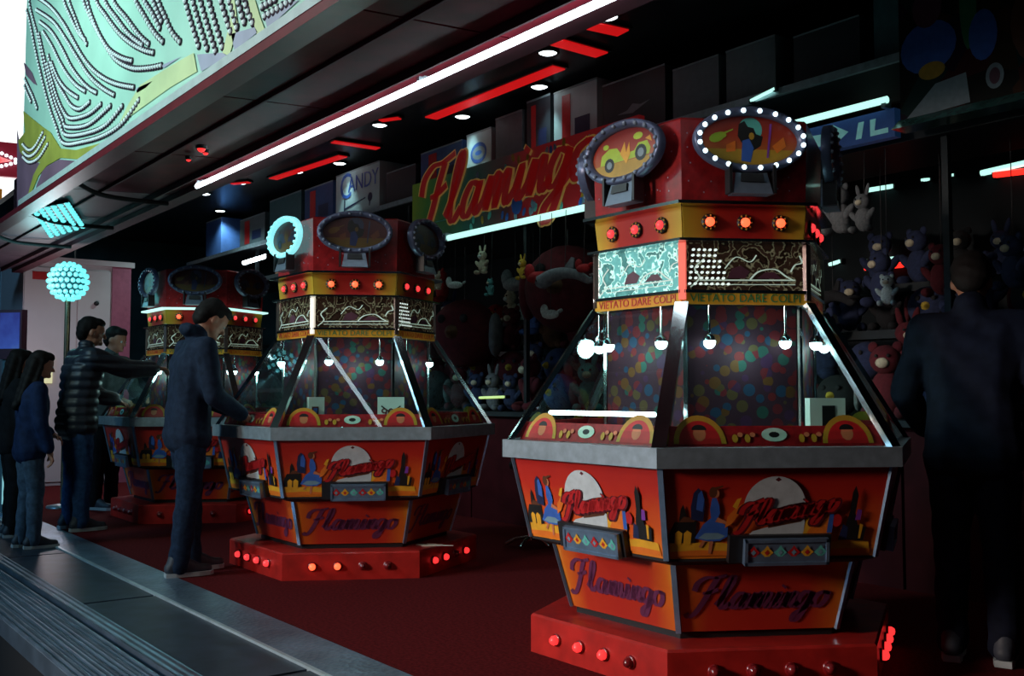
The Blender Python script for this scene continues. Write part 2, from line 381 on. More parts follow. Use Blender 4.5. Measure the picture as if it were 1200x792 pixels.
# arcade ceiling and walls
CZ = 3.8
tag(MB().bounds((-18, 2.82, CZ), (4, 9, CZ + .08)).obj('ceiling', 'ceiling_black'), 'glossy black arcade ceiling', 'ceiling', kind='structure')
tag(MB().bounds((-18, 8.2, 0), (4, 8.3, CZ)).obj('wall_back', 'wall_dark'), 'dark back wall behind the prize shelves', 'wall', kind='structure')
tag(MB().bounds((-18, 4.4, 0), (-17.9, 8.2, CZ)).obj('wall_left', C('wall_teal', (.03, .08, .08), .5, 0, .4, 2)), 'dark end wall at the far left of the arcade', 'wall', kind='structure')
tag(MB().bounds((3.9, 2.3, 0), (4, 8.2, CZ)).obj('wall_right', 'wall_dark'), 'dark end wall at the near end of the arcade', 'wall', kind='structure')
# awning: soffit panels, ribs, beam
aw = empty('ceiling_awning'); tag(aw, 'dark red glossy soffit panels under the lit awning', 'awning soffit', kind='structure')
def soffit(x0, x1, mat):
    q = [(x0, 1.90, 2.70), (x1, 1.90, 2.70), (x1, 2.70, 2.745), (x0, 2.70, 2.745)]
    return MB().hexa(q + [(a, b, c + .03) for a, b, c in q]).obj('soffit_panel', mat, aw)
xs = [2.4, .9, -.6, -2.1, -3.6, -5.1, -6.6, -8.1]
for a, b in zip(xs[:-1], xs[1:]): soffit(b + .008, a - .008, 'awning_red')
for a, b in ((-8.1, -9.6), (-9.6, -11.1), (-11.1, -12.6), (-12.6, -14.1)): soffit(b + .008, a - .008, 'awning_grey')
for k, x in enumerate((-8.1, -9.6, -11.1)):      # curved hinge arms under the end of the awning
    MB().tube(catmull([(x + .35, 1.91, 2.68), (x + .15, 2.1, 2.66), (x, 2.35, 2.67), (x - .05, 2.69, 2.68)], 6), .018, 8).obj('hinge_arm', 'matte_black', aw)
for y in (2.16, 2.56): MB().bounds((-14, y - .006, 2.694), (2.4, y + .006, 2.712 + (y - 1.9) * .05)).obj('soffit_rib', 'beam_maroon', aw)
tag(MB().bounds((-14.1, 2.70, 2.70), (2.4, 2.82, CZ + .08)).obj('trim_7', 'beam_maroon'), 'maroon beam carrying the long white neon tube', 'beam', kind='structure')
tag(MB().bounds((-14.1, 1.78, 2.655), (2.4, 1.90, 2.70)).obj('trim_8', 'red_lip'), 'dark red lower lip of the awning', 'edge trim', kind='structure')

# long white tube on the beam
t = empty('neon_tube', (0, 0, 0)); tag(t, 'long white neon tube running under the awning beam', 'neon tube')
MB().tube([(-7.36, 2.64, 2.685), (-1.2, 2.64, 2.685)], .0165, 10).obj('glowing_tube', 'tube_white', t)
for x in (-7.30, -4.24, -1.3):
    mb = MB().box((x, 2.64, 2.705), (.022, .05, .022)); mb.box((x, 2.67, 2.715), (.02, .05, .02)); mb.obj('tube_clip', 'aluminium', t)

# ceiling downlights and red strips
dl = [(642, 60), (632, 100), (542, 135), (445, 145), (398, 190), (348, 200), (283, 213), (240, 226), (258, 246), (712, 18)]
dl_txt = ['above the red strip beside the oval-crowned machine', 'shining on the prize boxes behind the script sign', 'over the left end of the script sign', 'beside the far red cross strips',
          'above the big white appliance box', 'left of the white appliance box', 'under the left end of the neon tube', 'deep in the left ceiling', 'deepest in the left ceiling by the wall', 'near the short red strips at the top']
for i, (px, py) in enumerate(dl):
    p = onZ(px, py, CZ); t = empty('ceiling_downlight', (p.x, p.y, CZ - .001)); tag(t, 'small round white downlight ' + dl_txt[i], 'downlight', 'ceiling downlights')
    MB().lathe([(.085, 0), (.095, -.012), (.075, -.02), (.07, -.012)], 16).obj('rim', 'black', t)
    MB().lathe([(.07, -.012), (.05, -.022), (0.0, -.026)], 16).obj('lens', 'downlight', t)
    if i in (0, 1, 2, 4, 6, 7, 8):
        l = bpy.data.lights.new('downlight_beam', 'SPOT'); l.energy = 16 if i < 7 else 70; l.color = (.6, .95, .95); l.spot_size = R_(70 if i < 7 else 130); l.spot_blend = .6; l.shadow_soft_size = .05
        o = bpy.data.objects.new('downlight_beam', l); COL.objects.link(o); o.parent = t; o.location = (0, 0, -.05)
def red_strip(a, b, wd, label):
    A, B = onZ(*a, CZ), onZ(*b, CZ); d = (B - A); ln = d.length; t = empty('ceiling_red_strip', ((A.x + B.x) / 2, (A.y + B.y) / 2, CZ - .001), math.atan2(d.y, d.x))
    tag(t, label, 'light strip', 'red ceiling light strips')
    MB().box((0, 0, -.012), (ln + .04, wd + .04, .022)).obj('housing', 'black', t)
    MB().box((0, 0, -.027), (ln, wd, .012)).obj('diffuser', 'strip_red', t)
red_strip((505, 135), (655, 75), .13, 'long red ceiling light strip beside the downlights')
red_strip((652, 45), (705, 60), .14, 'short red cross strip past the long red strip')
red_strip((694, 26), (730, 34), .14, 'shortest red cross strip at the top of the ceiling')
red_strip((390, 163), (443, 171), .10, 'red cross strip between two downlights over the far machine')
red_strip((320, 207), (402, 180), .11, 'long red ceiling strip left of the white appliance box')
red_strip((446, 138), (468, 135), .07, 'tiny red reflection under the neon tube, built as a strip')  # red reflection on the ceiling, built as a glowing strip
red_strip((272, 213), (292, 211), .07, 'farthest tiny red strip under the tube end')

# ================================================================== FASCIA WITH BULBS
FY = 1.80
fas = empty('illuminated_fascia', (-4, FY, 2.7)); tag(fas, 'pale mint awning sign with swirling rows of white bulbs', 'fascia sign')
def fz(px, py): p = onY(px, py, FY); return (p.x, p.z)
def fmapF(x, z, h): return (x + 4, -h, z - 2.7)
C('fascia_mint', (.44, .72, .60), .45, 0, .10, 2.2)
MB().bounds((-5.09, 0, 0), (6.4, .09, 2.3)).obj('panel', 'fascia_mint', fas)
mb = MB().bounds((-5.09, -.025, .0), (6.4, 0, .045)); mb.obj('lower_rail', 'white_lip', fas)
def fdecal(name, mat, poly, lvl):
    mb = MB(); mb.add([fmapF(*fz(*p), .004 + .0015 * lvl) for p in poly], [tuple(range(len(poly)))]); mb.obj(name, mat, fas)
C('fas_plum', (.20, .11, .17), .5, 0, .2, 3); C('fas_olive', (.36, .36, .06), .5, 0, .2, 4); C('fas_lav', (.36, .38, .50), .5, 0, .15, 4); C('fas_cream', (.60, .70, .38), .5, 0, .12, 3)
fdecal('plum_field', 'fas_plum', [(20.5, 150), (24, 168), (35, 185), (48, 192), (40, 205), (34, 234), (20.5, 243)], 0)
fdecal('plum_field', 'fas_plum', [(44, 215), (52, 197), (70, 187), (95, 189), (118, 180), (110, 186), (70, 215), (40, 233)], 0)
fdecal('plum_field', 'fas_plum', [(28, 72), (38, 85), (44, 100), (40, 98), (31, 88)], 0)
fdecal('olive_band', 'fas_olive', [(22, 165), (24, 178), (34, 189), (48, 190), (40, 205), (33, 230), (36, 230), (46, 206), (56, 194), (72, 185), (95, 187), (118, 178), (135, 166), (118, 168), (90, 176), (72, 174), (60, 155), (50, 148), (40, 140), (28, 130), (30, 155)], 1)
fdecal('lavender_field', 'fas_lav', [(232, 64), (262, 62), (268, 66), (237, 84)], 1)
fdecal('lavender_field', 'fas_lav', [(272, 40), (300, 32), (303, 38), (276, 60)], 1)
fdecal('lavender_field', 'fas_lav', [(190, 77), (214, 66), (205, 72), (193, 80)], 1)
fdecal('lavender_field', 'fas_lav', [(160, 104), (180, 95), (172, 103), (162, 109)], 1)
fdecal('lavender_field', 'fas_lav', [(312, 22), (340, 4), (352, 0), (330, 20), (315, 36)], 1)
fdecal('cream_field', 'fas_cream', [(268, 0), (272, 20), (262, 62), (270, 66), (280, 30), (276, 0)], 1)
fdecal('cream_field', 'fas_cream', [(300, 0), (306, 20), (312, 36), (303, 42), (296, 20), (292, 0)], 1)
fdecal('cream_field', 'fas_cream', [(165, 100), (200, 78), (228, 62), (232, 84), (200, 103), (165, 128), (140, 146), (150, 125)], 1)
rows = [
    [(30, -40), (28, -5), (36, 25), (43, 60), (51, 95), (59, 125), (67, 148), (76, 168), (100, 166), (125, 158), (146, 143), (166, 115)],
    [(36, -30), (36, 5), (46, 45), (54, 85), (63, 120), (72, 144), (78, 158), (100, 157), (125, 147), (146, 123)],
    [(47, 40), (56, 80), (66, 118), (75, 140), (80, 149), (105, 146), (131, 124)],
    [(57, 75), (67, 110), (76, 131), (85, 139), (105, 134), (120, 122)],
    [(58, 66), (66, 93), (77, 112), (85, 124), (95, 128), (106, 120)],
    [(62, 74), (70, 93), (80, 106), (93, 115)],
    [(40, -6), (60, 8), (76, 28), (89, 51), (101, 71), (116, 87), (136, 98), (160, 103)],
    [(44, 12), (64, 26), (79, 47), (92, 68), (106, 89), (121, 103), (136, 112)],
    [(48, 26), (62, 38), (75, 59), (85, 79), (96, 94), (106, 104), (115, 109)],
    [(52, 38), (62, 54), (72, 74), (82, 90), (92, 101), (101, 107)],
    [(78, -30), (82, 0), (89, 20), (96, 38), (103, 52)], [(72, -30), (76, 0), (84, 20), (93, 38), (101, 47)],
    [(92, -40), (99, 0), (106, 18), (116, 38), (129, 58), (144, 68), (158, 72)],
    [(98, -40), (104, 2), (112, 27), (123, 50), (137, 70), (156, 80), (175, 80), (191, 77)],
    [(108, -40), (114, 0), (125, 18), (140, 38), (155, 51), (170, 59), (181, 62)],
    [(118, -40), (124, 0), (139, 23), (154, 42), (170, 54)], [(128, -40), (134, 0), (150, 22), (165, 42), (177, 53)],
    [(152, -30), (160, 0), (170, 18), (182, 38), (193, 50)], [(162, -30), (169, -2), (180, 16), (190, 36)], [(174, -40), (178, -8), (186, 14), (192, 28)],
    [(180, -40), (187, 0), (195, 20), (203, 38), (213, 50)],
    [(205, -60), (218, 0), (236, 60)], [(214, -60), (227, 0), (245, 60)], [(223, -60), (236, 0), (254, 60)], [(232, -60), (246, 0), (263, 58)],
    [(247, -60), (260, 0), (272, 38)], [(256, -60), (270, 0), (280, 36)], [(266, -60), (280, 0), (290, 33)], [(275, -60), (288, 0), (298, 28)],
    [(312, 19), (328, 10), (347, -2)], [(309, 8), (326, -2)], [(300, -40), (309, 2)],
    [(27, 86), (33, 99), (40, 114), (45, 128)], [(27, 92), (32, 107), (38, 120)],
    [(24, 172), (34, 183), (44, 178), (55, 160)], [(27, 168), (35, 176), (43, 171), (53, 153)], [(25, 180), (35, 190), (47, 185), (58, 168)]]
bul = []; C('bulb_socket', (.035, .014, .035), .5)
for r in rows:
    pts = [Vector(fz(*p)) for p in catmull(r, 8)]
    step = .045; acc = 0.; last = pts[0]; bul.append(last.copy())
    for p in pts[1:]:
        seg = (p - last).length
        while acc + seg >= step:
            last = last + (p - last).normalized() * (step - acc); bul.append(last.copy()); seg = (p - last).length; acc = 0
        acc += seg; last = p
bul = [b for b in bul if -9.06 < b.x < 2 and 2.74 < b.y < 4.9]
bul.sort(key=lambda b: b.x ** 2 + 3.2 + (b.y - 1.15) ** 2)
def bulb_geo(mb, x, z):
    Mx = Matrix.Translation((x + 4, -.004, z - 2.7)) @ Matrix.Rotation(R_(90), 4, 'X')
    mb.lathe([(.0225, 0), (.0225, .004), (.0125, .006)], 7, 0, Mx)
    mb.lathe([(.0115, .005), (.0110, .009), (.007, .014), (0, .016)], 6, 1, Mx)
mb = MB(); bulb_geo(mb, -4, 2.7); bme = mb.mesh('bulb', [M['bulb_socket'], glow('fascia_bulb', (.75, .97, 1.0), .32, (.6, .75, .75))])
vis = [b for b in bul if b.y < 1.15 + (463 / 1200) * (b.x * -.8 + 1.08) + .05]
rest = [b for b in bul if b not in vis[:300]]
for b in vis[:300]: put('bulb', bme, fas, (b.x + 4, 0, b.y - 2.7))
mb = MB()
for b in rest: bulb_geo(mb, b.x, b.y)
mb.obj('bulb_rows', [bme.materials[0], bme.materials[1]], fas)['kind'] = 'stuff'

# ================================================================== COIN PUSHER MACHINES
c30 = math.cos(R_(30))
def fframe(R1, z1, R2, z2):
    a1, a2 = R1 * c30, R2 * c30; L = math.hypot(a2 - a1, z2 - z1)
    s = Vector((0, -(a2 - a1) / L, (z2 - z1) / L)); n = Vector((0, -(z2 - z1) / L, -(a2 - a1) / L)); o = Vector((0, -a1, z1))
    def f(u, t, h=0.): return tuple(o + s * t + n * h + Vector((u, 0, 0)))
    return f, L
def slab(R1, z1, R2, z2, th=.012, inset=.004):
    f, L = fframe(R1, z1, R2, z2); w1, w2 = R1 / 2 - inset, R2 / 2 - inset
    return MB().hexa([f(-w1, 0, 0), f(w1, 0, 0), f(w1, 0, -th), f(-w1, 0, -th), f(-w2, L, 0), f(w2, L, 0), f(w2, L, -th), f(-w2, L, -th)])
def hexprism(rings, mi=0):
    mb = MB(); vs = []; fs = []
    for (R, z) in rings:
        vs += [(R * math.cos(R_(60 * j)), R * math.sin(R_(60 * j)), z) for j in range(6)]
    for i in range(len(rings) - 1):
        fs += [(i * 6 + j, i * 6 + (j + 1) % 6, (i + 1) * 6 + (j + 1) % 6, (i + 1) * 6 + j) for j in range(6)]
    fs += [(5, 4, 3, 2, 1, 0), tuple((len(rings) - 1) * 6 + j for j in range(6))]
    return mb.add(vs, fs, mi)
UP = (.845, .516, .93, .872); LO = (.66, .20, .74, .478)
def rail_mesh():
    mb = MB(); q = []
    for z in (.872, .95):
        for R in (.98, .91):
            for sgn in ((-1, 1) if R == .98 else (1, -1)): q.append((sgn * (R / 2 - .001), -R * c30, z))
    mb.hexa(q); mb.add([(x, y + .012 if abs(y) > .8 else y, z) for x, y, z in []], [])
    return mb.mesh('rail', [M['steel']])
def upper_art():
    f, L = fframe(*UP); mb = MB()
    names = ['d_blue', 'd_navy', 'd_black', 'd_yellow', 'd_orange', 'd_white', 'd_maroon', 'd_skin', 'd_brown', 'd_red', 'd_purple', 'd_bluegrey']
    ix = {n: i for i, n in enumerate(names)}
    W = lambda fr, t: ((fr - .5) * .87, t)
    P = lambda n, pts: (ix[n], [W(*p) for p in pts])
    E = lambda n, cx, cy, rx, ry, **k: (ix[n], [(x, y) for x, y in ell((cx - .5) * .87, cy, rx, ry, **k)])
    it = [P('d_yellow', [(.025, .012), (.29, .012), (.29, .06), (.2, .07), (.11, .062), (.025, .066)]),
          P('d_orange', [(.025, .012), (.29, .012), (.29, .03), (.16, .036), (.025, .03)]),
          P('d_yellow', [(.71, .012), (.96, .012), (.95, .06), (.86, .072), (.78, .06), (.71, .066)]),
          P('d_orange', [(.71, .012), (.96, .012), (.96, .03), (.84, .034), (.71, .028)]),
          # towers and carts at the left edge
          P('d_black', [(.02, .066), (.14, .066), (.14, .15), (.12, .16), (.10, .15), (.085, .20), (.075, .22), (.065, .2), (.06, .15), (.04, .15), (.02, .11)]),
          P('d_yellow', [(.045, .06), (.075, .06), (.078, .105), (.06, .116), (.045, .105)]), P('d_yellow', [(.085, .06), (.118, .06), (.12, .105), (.10, .116), (.085, .105)]),
          P('d_brown', [(.06, .15), (.13, .15), (.14, .165), (.08, .172)]),
          # cloaked figure and dancer in blue
          P('d_navy', [(.115, .16), (.17, .15), (.175, .22), (.16, .27), (.14, .285), (.12, .265), (.11, .21)]), P('d_blue', [(.135, .2), (.165, .19), (.17, .24), (.155, .275), (.14, .26)]),
          P('d_skin', [(.20, .022), (.213, .022), (.225, .09), (.205, .09)]), P('d_skin', [(.155, .05), (.165, .045), (.20, .09), (.185, .095)]),
          P('d_blue', [(.135, .085), (.19, .072), (.25, .072), (.285, .09), (.285, .13), (.255, .145), (.235, .16), (.245, .185), (.24, .215), (.225, .245), (.205, .245), (.198, .20), (.205, .165), (.17, .14)]),
          P('d_bluegrey', [(.15, .085), (.19, .078), (.25, .08), (.275, .092), (.24, .105), (.18, .105)]),
          E('d_skin', .222, .262, .013, .016), E('d_brown', .208, .268, .016, .022), P('d_brown', [(.20, .285), (.25, .295), (.255, .29), (.215, .275)]),
          P('d_skin', [(.225, .15), (.275, .14), (.28, .15), (.235, .168)]),
          P('d_orange', [(.28, .17), (.31, .2), (.36, .23), (.34, .19), (.30, .14), (.27, .125)]), P('d_yellow', [(.30, .21), (.32, .2), (.34, .245), (.32, .24)]),
          # moon behind the lettering, paper patch under it
          (ix['d_white'], [(x, y) for x, y in ell((.495 - .5) * .87, .205, .125, .125, n=20, a0=8, a1=172)] + [W(.36, .20), W(.42, .19), W(.5, .20), W(.56, .215), W(.63, .225)]),
          P('d_maroon', [(.49, .316), (.505, .326), (.52, .316), (.505, .308)]),
          P('d_white', [(.36, .082), (.635, .082), (.64, .155), (.60, .16), (.50, .135), (.40, .11)]),
          P('d_brown', [(.47, .122), (.62, .146), (.64, .162), (.635, .17), (.47, .137)]),
          P('d_yellow', [(.63, .08), (.68, .09), (.71, .14), (.69, .19), (.65, .17)]), P('d_orange', [(.65, .10), (.76, .08), (.78, .15), (.75, .2), (.71, .22), (.70, .16)]),
          E('d_bluegrey', .705, .188, .012, .016), E('d_red', .79, .15, .02, .026), P('d_blue', [(.745, .10), (.77, .1), (.775, .19), (.755, .19)]),
          P('d_black', [(.83, .07), (.92, .066), (.93, .12), (.89, .13), (.875, .18), (.885, .25), (.87, .29), (.855, .26), (.85, .19), (.835, .14)]),
          P('d_navy', [(.80, .07), (.84, .07), (.845, .12), (.82, .135)]), P('d_purple', [(.875, .15), (.90, .15), (.905, .19), (.885, .195)]), P('d_yellow', [(.895, .075), (.905, .075), (.915, .13), (.90, .135)])]
    decals(mb, it, f, .003)
    # red script across the moon
    script_word(mb, f, -.155, .125, .42, .030, rise=.17, mi=ix['d_maroon'], h=.013, hs=1.0)
    script_word(mb, f, -.155, .127, .42, .016, rise=.17, mi=ix['d_red'], h=.0134, hs=1.0)
    return mb.mesh('artwork', [M[n] for n in names])
def lower_text():
    f, L = fframe(*LO); mb = MB(); script_word(mb, f, -.30, .10, .60, .020, rise=.0, h=.004, hs=1.0); return mb.mesh('script_lettering', [M['d_violet']])
def tray_mesh():
    f, L = fframe(*UP); mb = MB(); u0, u1, t0, t1, h = -.13, .21, -.012, .088, .055
    mb.hexa([f(u0, t0, h), f(u1, t0, h), f(u1, t0, .0), f(u0, t0, .0), f(u0, t1, h - .012), f(u1, t1, h - .012), f(u1, t1, 0), f(u0, t1, 0)], 0)
    for a in ((u0, t0, u1, t0 + .012), (u0, t1 - .012, u1, t1), (u0, t0, u0 + .012, t1), (u1 - .012, t0, u1, t1)):
        sl = lambda t: h - .012 * (t - t0) / (t1 - t0)
        q = [(a[0], a[1]), (a[2], a[1]), (a[2], a[3]), (a[0], a[3])]
        mb.hexa([f(x, t, sl(t)) for x, t in q] + [f(x, t, sl(t) + .006) for x, t in q], 0)
    sl = lambda t: h - .012 * (t - t0) / (t1 - t0)
    cols = [2, 3, 4, 2, 3, 4]
    for i in range(6):
        cx = u0 + .035 + i * .054; cy = (t0 + t1) / 2
        for k, (r, mi) in enumerate(((.026, cols[i]), (.011, 5 if cols[i] != 3 else 2))):
            mb.add([f(cx + r * dx, cy + r * 1.1 * dy, sl(cy) + .002 + .0008 * k) for dx, dy in ((0, -1), (.45, -.45), (1, 0), (.45, .45), (0, 1), (-.45, .45), (-1, 0), (-.45, -.45))], [tuple(range(8))], mi)
    return mb.mesh('payout_tray', [M['blue_steel'], M['black'], M['d_red'], M['d_yellow'], M['d_teal'], M['d_bluegrey']])
def trayhole_mesh():
    f, L = fframe(*UP); mb = MB(); u0, u1 = -.185, .225
    mb.hexa([f(u0, -.01, .03), f(u1, -.01, .03), f(u1, -.01, 0), f(u0, -.01, 0), f(u0, .098, .028), f(u1, .098, .028), f(u1, .098, 0), f(u0, .098, 0)])
    return mb.mesh('tray_recess', [M['black']])
def inner_strip_mesh():
    R1, z1, R2, z2 = .905, .952, .875, 1.03; f, L = fframe(R1, z1, R2, z2); mb = slab(R1, z1, R2, z2, .01, .01)
    it = []
    for u in (-.30, .30):
        it += [(1, ell(u, .01, .105, .115, n=14, a0=0, a1=180)), (2, ell(u, .008, .085, .095, n=14, a0=0, a1=180)), (5, ell(u, .05, .026, .03, n=10)), (4, ell(u, .065, .03, .022, n=10, a0=0, a1=180))]
    it += [(3, ell(0, .045, .052, .028, n=16)), (4, ell(0, .045, .022, .012, n=10))]
    for u in (-.16, -.11, .11, .16): it += [(1, ell(u, .03, .012, .018, n=8)), (5, ell(u + .022, .045, .012, .01, n=8))]
    decals(mb, it, f, .003); return mb.mesh('inner_strip', [M['inner_red'], M['d_ochre'], M['d_red'], M['d_mint'], M['d_black'], M['d_skin']])
def lamp_mesh():      # band lamp: dark bezel, eight bright studs, domed lens
    mb = MB(); Mx = Matrix.Rotation(R_(90), 4, 'X')
    mb.lathe([(.034, 0), (.036, .008), (.022, .012)], 14, 0, Mx)
    for j in range(9):
        a = 2 * math.pi * j / 9; mb.ball((.029 * math.cos(a), -.010, .029 * math.sin(a)), .0052, 6, 4, 1)
    mb.lathe([(.0205, .010), (.020, .018), (.013, .026), (0, .029)], 12, 2, Mx)
    return mb.mesh('band_lamp', [M['black'], M['d_ochre'], M['lens_orange']])
def plinth_lamp_mesh():
    mb = MB(); Mx = Matrix.Rotation(R_(90), 4, 'X')
    mb.lathe([(.027, 0), (.028, .008), (.021, .010)], 12, 0, Mx); mb.lathe([(.0205, .009), (.021, .022), (.014, .034), (0, .038)], 12, 1, Mx)
    return mb.mesh('plinth_lamp', [M['crown_red'], M['lens_red']])
OVZ, OVW, OVH = 2.215, .245, .140
def oval_ring():
    mb = MB(); n = 40; vs = []
    prof = [(1.0, 0), (1.0, .035), (.93, .042), (.80, .030), (.79, .0)]
    for k, h in prof:
        for j in range(n):
            a = 2 * math.pi * j / n; d = (1 - k)
            vs.append(((OVW - d * .17) * math.cos(a), -h, OVZ + (OVH - d * .17) * math.sin(a)))
    fs = [(i * n + j, i * n + (j + 1) % n, (i + 1) * n + (j + 1) % n, (i + 1) * n + j) for i in range(len(prof) - 1) for j in range(n)]
    mb.add(vs, fs, 0, True); mb.add([(x, .0, z) for x, z in ell(0, OVZ, OVW, OVH, 40)], [tuple(range(40))], 0)
    return mb.mesh('oval_frame', [M['ring_blue']])
def oval_art(kind):
    mb = MB(); f = lambda x, z, h: (x, -h - .004, OVZ + z)
    w_, h_ = OVW - .034, OVH - .034
    it = [(0, ell(0, 0, w_, h_, 36)), (1, [p for p in ell(0, 0, w_ * .98, h_ * .98, 24, 200, 340)])]
    if kind == 'moon':
        it += [(2, ell(.005, .048, .052, .052, 20)), (3, [(-.05, .02), (-.045, .07), (-.02, .085), (-.005, .06), (.02, .055), (.03, .03), (.06, .02), (.05, -.02), (.02, -.04), (-.01, -.03), (-.035, -.005)]),
               (4, [(-.035, -.085), (.005, -.09), (.02, -.03), (.0, .01), (-.03, .0)]), (5, ell(-.14, .012, .035, .02, 12, rot=20)), (5, ell(-.12, .022, .022, .014, 10)), (5, [(-.11, .025), (-.07, .045), (-.07, .05), (-.115, .032)]),
               (6, [(.075, -.07), (.083, -.07), (.10, .075), (.09, .075)]), (7, [(-.10, -.02), (-.06, .0), (-.06, -.045), (-.10, -.05)]), (7, [(.10, -.02), (.15, .02), (.16, -.02), (.12, -.05)]), (1, ell(.01, .02, .012, .016, 8))]
        cols = ['oval_lit', 'd_ochre', 'd_teal', 'd_black', 'd_blue', 'd_lime', 'd_purple', 'd_orange']
    else:
        it += [(2, [(-.16, -.035), (-.15, .01), (-.10, .035), (-.05, .03), (-.02, -.005), (.06, -.0), (.085, .03), (.14, .03), (.16, -.005), (.15, -.03)]),
               (3, ell(-.10, -.04, .032, .032, 14)), (4, ell(-.10, -.04, .017, .017, 10)), (3, ell(.10, -.015, .036, .036, 14)), (4, ell(.10, -.015, .02, .02, 10)),
               (5, [(-.03, .0), (.0, .05), (.01, .0), (.03, .045), (.035, -.01), (.01, -.05)]), (6, ell(.085, .06, .03, .016, 10)), (6, ell(-.12, .045, .02, .012, 10)), (5, [(.13, .04), (.17, .02), (.16, .05)])]
        cols = ['oval_lit', 'd_ochre', 'd_lime', 'd_black', 'd_grey', 'd_yellow', 'd_lime']
    decals(mb, it, f, .002); return mb.mesh('oval_picture', [M[c] for c in cols])
def oval_bracket():
    mb = MB(); z0, z1 = 1.985, 2.11
    mb.hexa([(-.085, -.05, z0), (.085, -.05, z0), (.085, .02, z0), (-.085, .02, z0), (-.062, -.02, z1), (.062, -.02, z1), (.062, .02, z1), (-.062, .02, z1)], 0)
    mb.hexa([(-.05, -.0475, z0 + .05), (.05, -.0475, z0 + .05), (.05, -.03, z0 + .05), (-.05, -.03, z0 + .05), (-.046, -.041, z0 + .085), (.046, -.041, z0 + .085), (.046, -.02, z0 + .085), (-.046, -.02, z0 + .085)], 1)
    mb.box((-.095, -.02, (z0 + z1) / 2), (.012, .06, .12), 1); mb.box((.095, -.02, (z0 + z1) / 2), (.012, .06, .12), 1)
    return mb.mesh('bracket', [M['bracket_grey'], M['black']])
def bulb_dot(): return MB().ball((0, 0, 0), .0105, 8, 6).mesh('oval_bulb', [M['bulb_white']])
def post_mesh(R1, z1, R2, z2, wd, th, name, mat):
    a = R_(-60); rad = Vector((math.cos(a), math.sin(a), 0)); tg = Vector((-math.sin(a), math.cos(a), 0))
    p, q = rad * R1 + Vector((0, 0, z1)), rad * R2 + Vector((0, 0, z2)); d = (q - p).normalized(); n = d.cross(tg).normalized()
    mb = MB(); c = [(-1, -1), (1, -1), (1, 1), (-1, 1)]
    mb.hexa([p + tg * wd / 2 * x + n * th / 2 * y for x, y in c] + [q + tg * wd / 2 * x + n * th / 2 * y for x, y in c])
    return mb.mesh(name, [M[mat]])
def coins_mesh():
    r = random.Random(3); mb = MB()
    for i in range(420):
        a = r.uniform(0, 2 * math.pi); R = r.uniform(.56, .80); z = .9415 + r.random() * .03 * max(0, 1 - abs(R - .68) / .15)
        if abs(((math.degrees(a) + 30) % 60) - 30) > 30: continue
        rot = Matrix.Translation((R * math.cos(a), R * math.sin(a), z)) @ Matrix.Rotation(r.uniform(-.3, .3), 4, 'X') @ Matrix.Rotation(r.uniform(-.3, .3), 4, 'Y')
        mb.lathe([(.013, 0), (.013, .0025)], 8, 0, rot, False)
    return mb.mesh('coin_heap', [M['coin']])
def spot_mesh():
    mb = MB(); mb.tube([(0, 0, .03), (0, 0, .155)], .006, 6, 0); mb.lathe([(.012, .035), (.024, .022), (.027, .005)], 10, 0); return mb.mesh('lamp_stem', [M['chrome']])
def spot_bulb(): return MB().ball((0, 0, -.002), .026, 10, 8).mesh('lamp_bulb', [M['spot_white']])
def crown_dots():
    r = random.Random(5); mb = MB(); f, L = fframe(.545, 1.967, .555, 2.315)
    for i in range(26):
        u, t = r.uniform(-.25, .25), r.uniform(.02, .33)
        mb.add([f(x, y, .0015) for x, y in ell(u, t, .0035, .0035, 6)], [tuple(range(6))])
    return mb.mesh('glitter_dots', [M['d_lav']])
def pic_deco():
    """outlined road, car and fence printed on the transparency"""
    f, L = fframe(.545, 1.583, .545, 1.79); mb = MB()
    for pts, wd in ([[(-.2, .05), (.22, .055)], .010], [[(-.2, .032), (.22, .036)], .006], [catmull([(.02, .055), (.06, .09), (.13, .10), (.18, .07), (.21, .055)]), .007], [catmull([(-.24, .02), (-.2, .06), (-.22, .1), (-.18, .14)]), .006],
                     [catmull([(.20, .09), (.22, .12), (.25, .13), (.24, .16)]), .006], [catmull([(-.09, .10), (-.04, .15), (.02, .13), (.05, .16)]), .005]):
        ribbon(mb, pts, wd, f, 0, .004)
    decals(mb, [(1, [(-.08, .06), (-.06, .1), (-.02, .115), (.02, .09), (.0, .06)]), (1, [(.05, .06), (.09, .088), (.13, .088), (.16, .06)])], f, .003)
    return mb.mesh('road_outline', [M['pic_line'], M['d_plum']])
def checker_studs():
    f, L = fframe(.545, 1.583, .545, 1.79); mb = MB(); r = random.Random(2)
    for i in range(8):
        for j in range(7):
            if j * .5 + i > 7.4: continue
            u = -.243 + i * .024 + j * .003; t = .035 + j * .024
            mb.add([f(x, y, .004) for x, y in ell(u, t, .0085, .006, 6, rot=15)], [tuple(range(6))])
    return mb.mesh('bright_studs', [M['stud_white']])
M['pic_line'] = glow('pic_line', (.55, .80, .62), .35); M['stud_white'] = glow('stud_white', (.85, 1.0, .95), .9)
M['art_light'] = glow('art_light', (.7, .95, 1), 1)

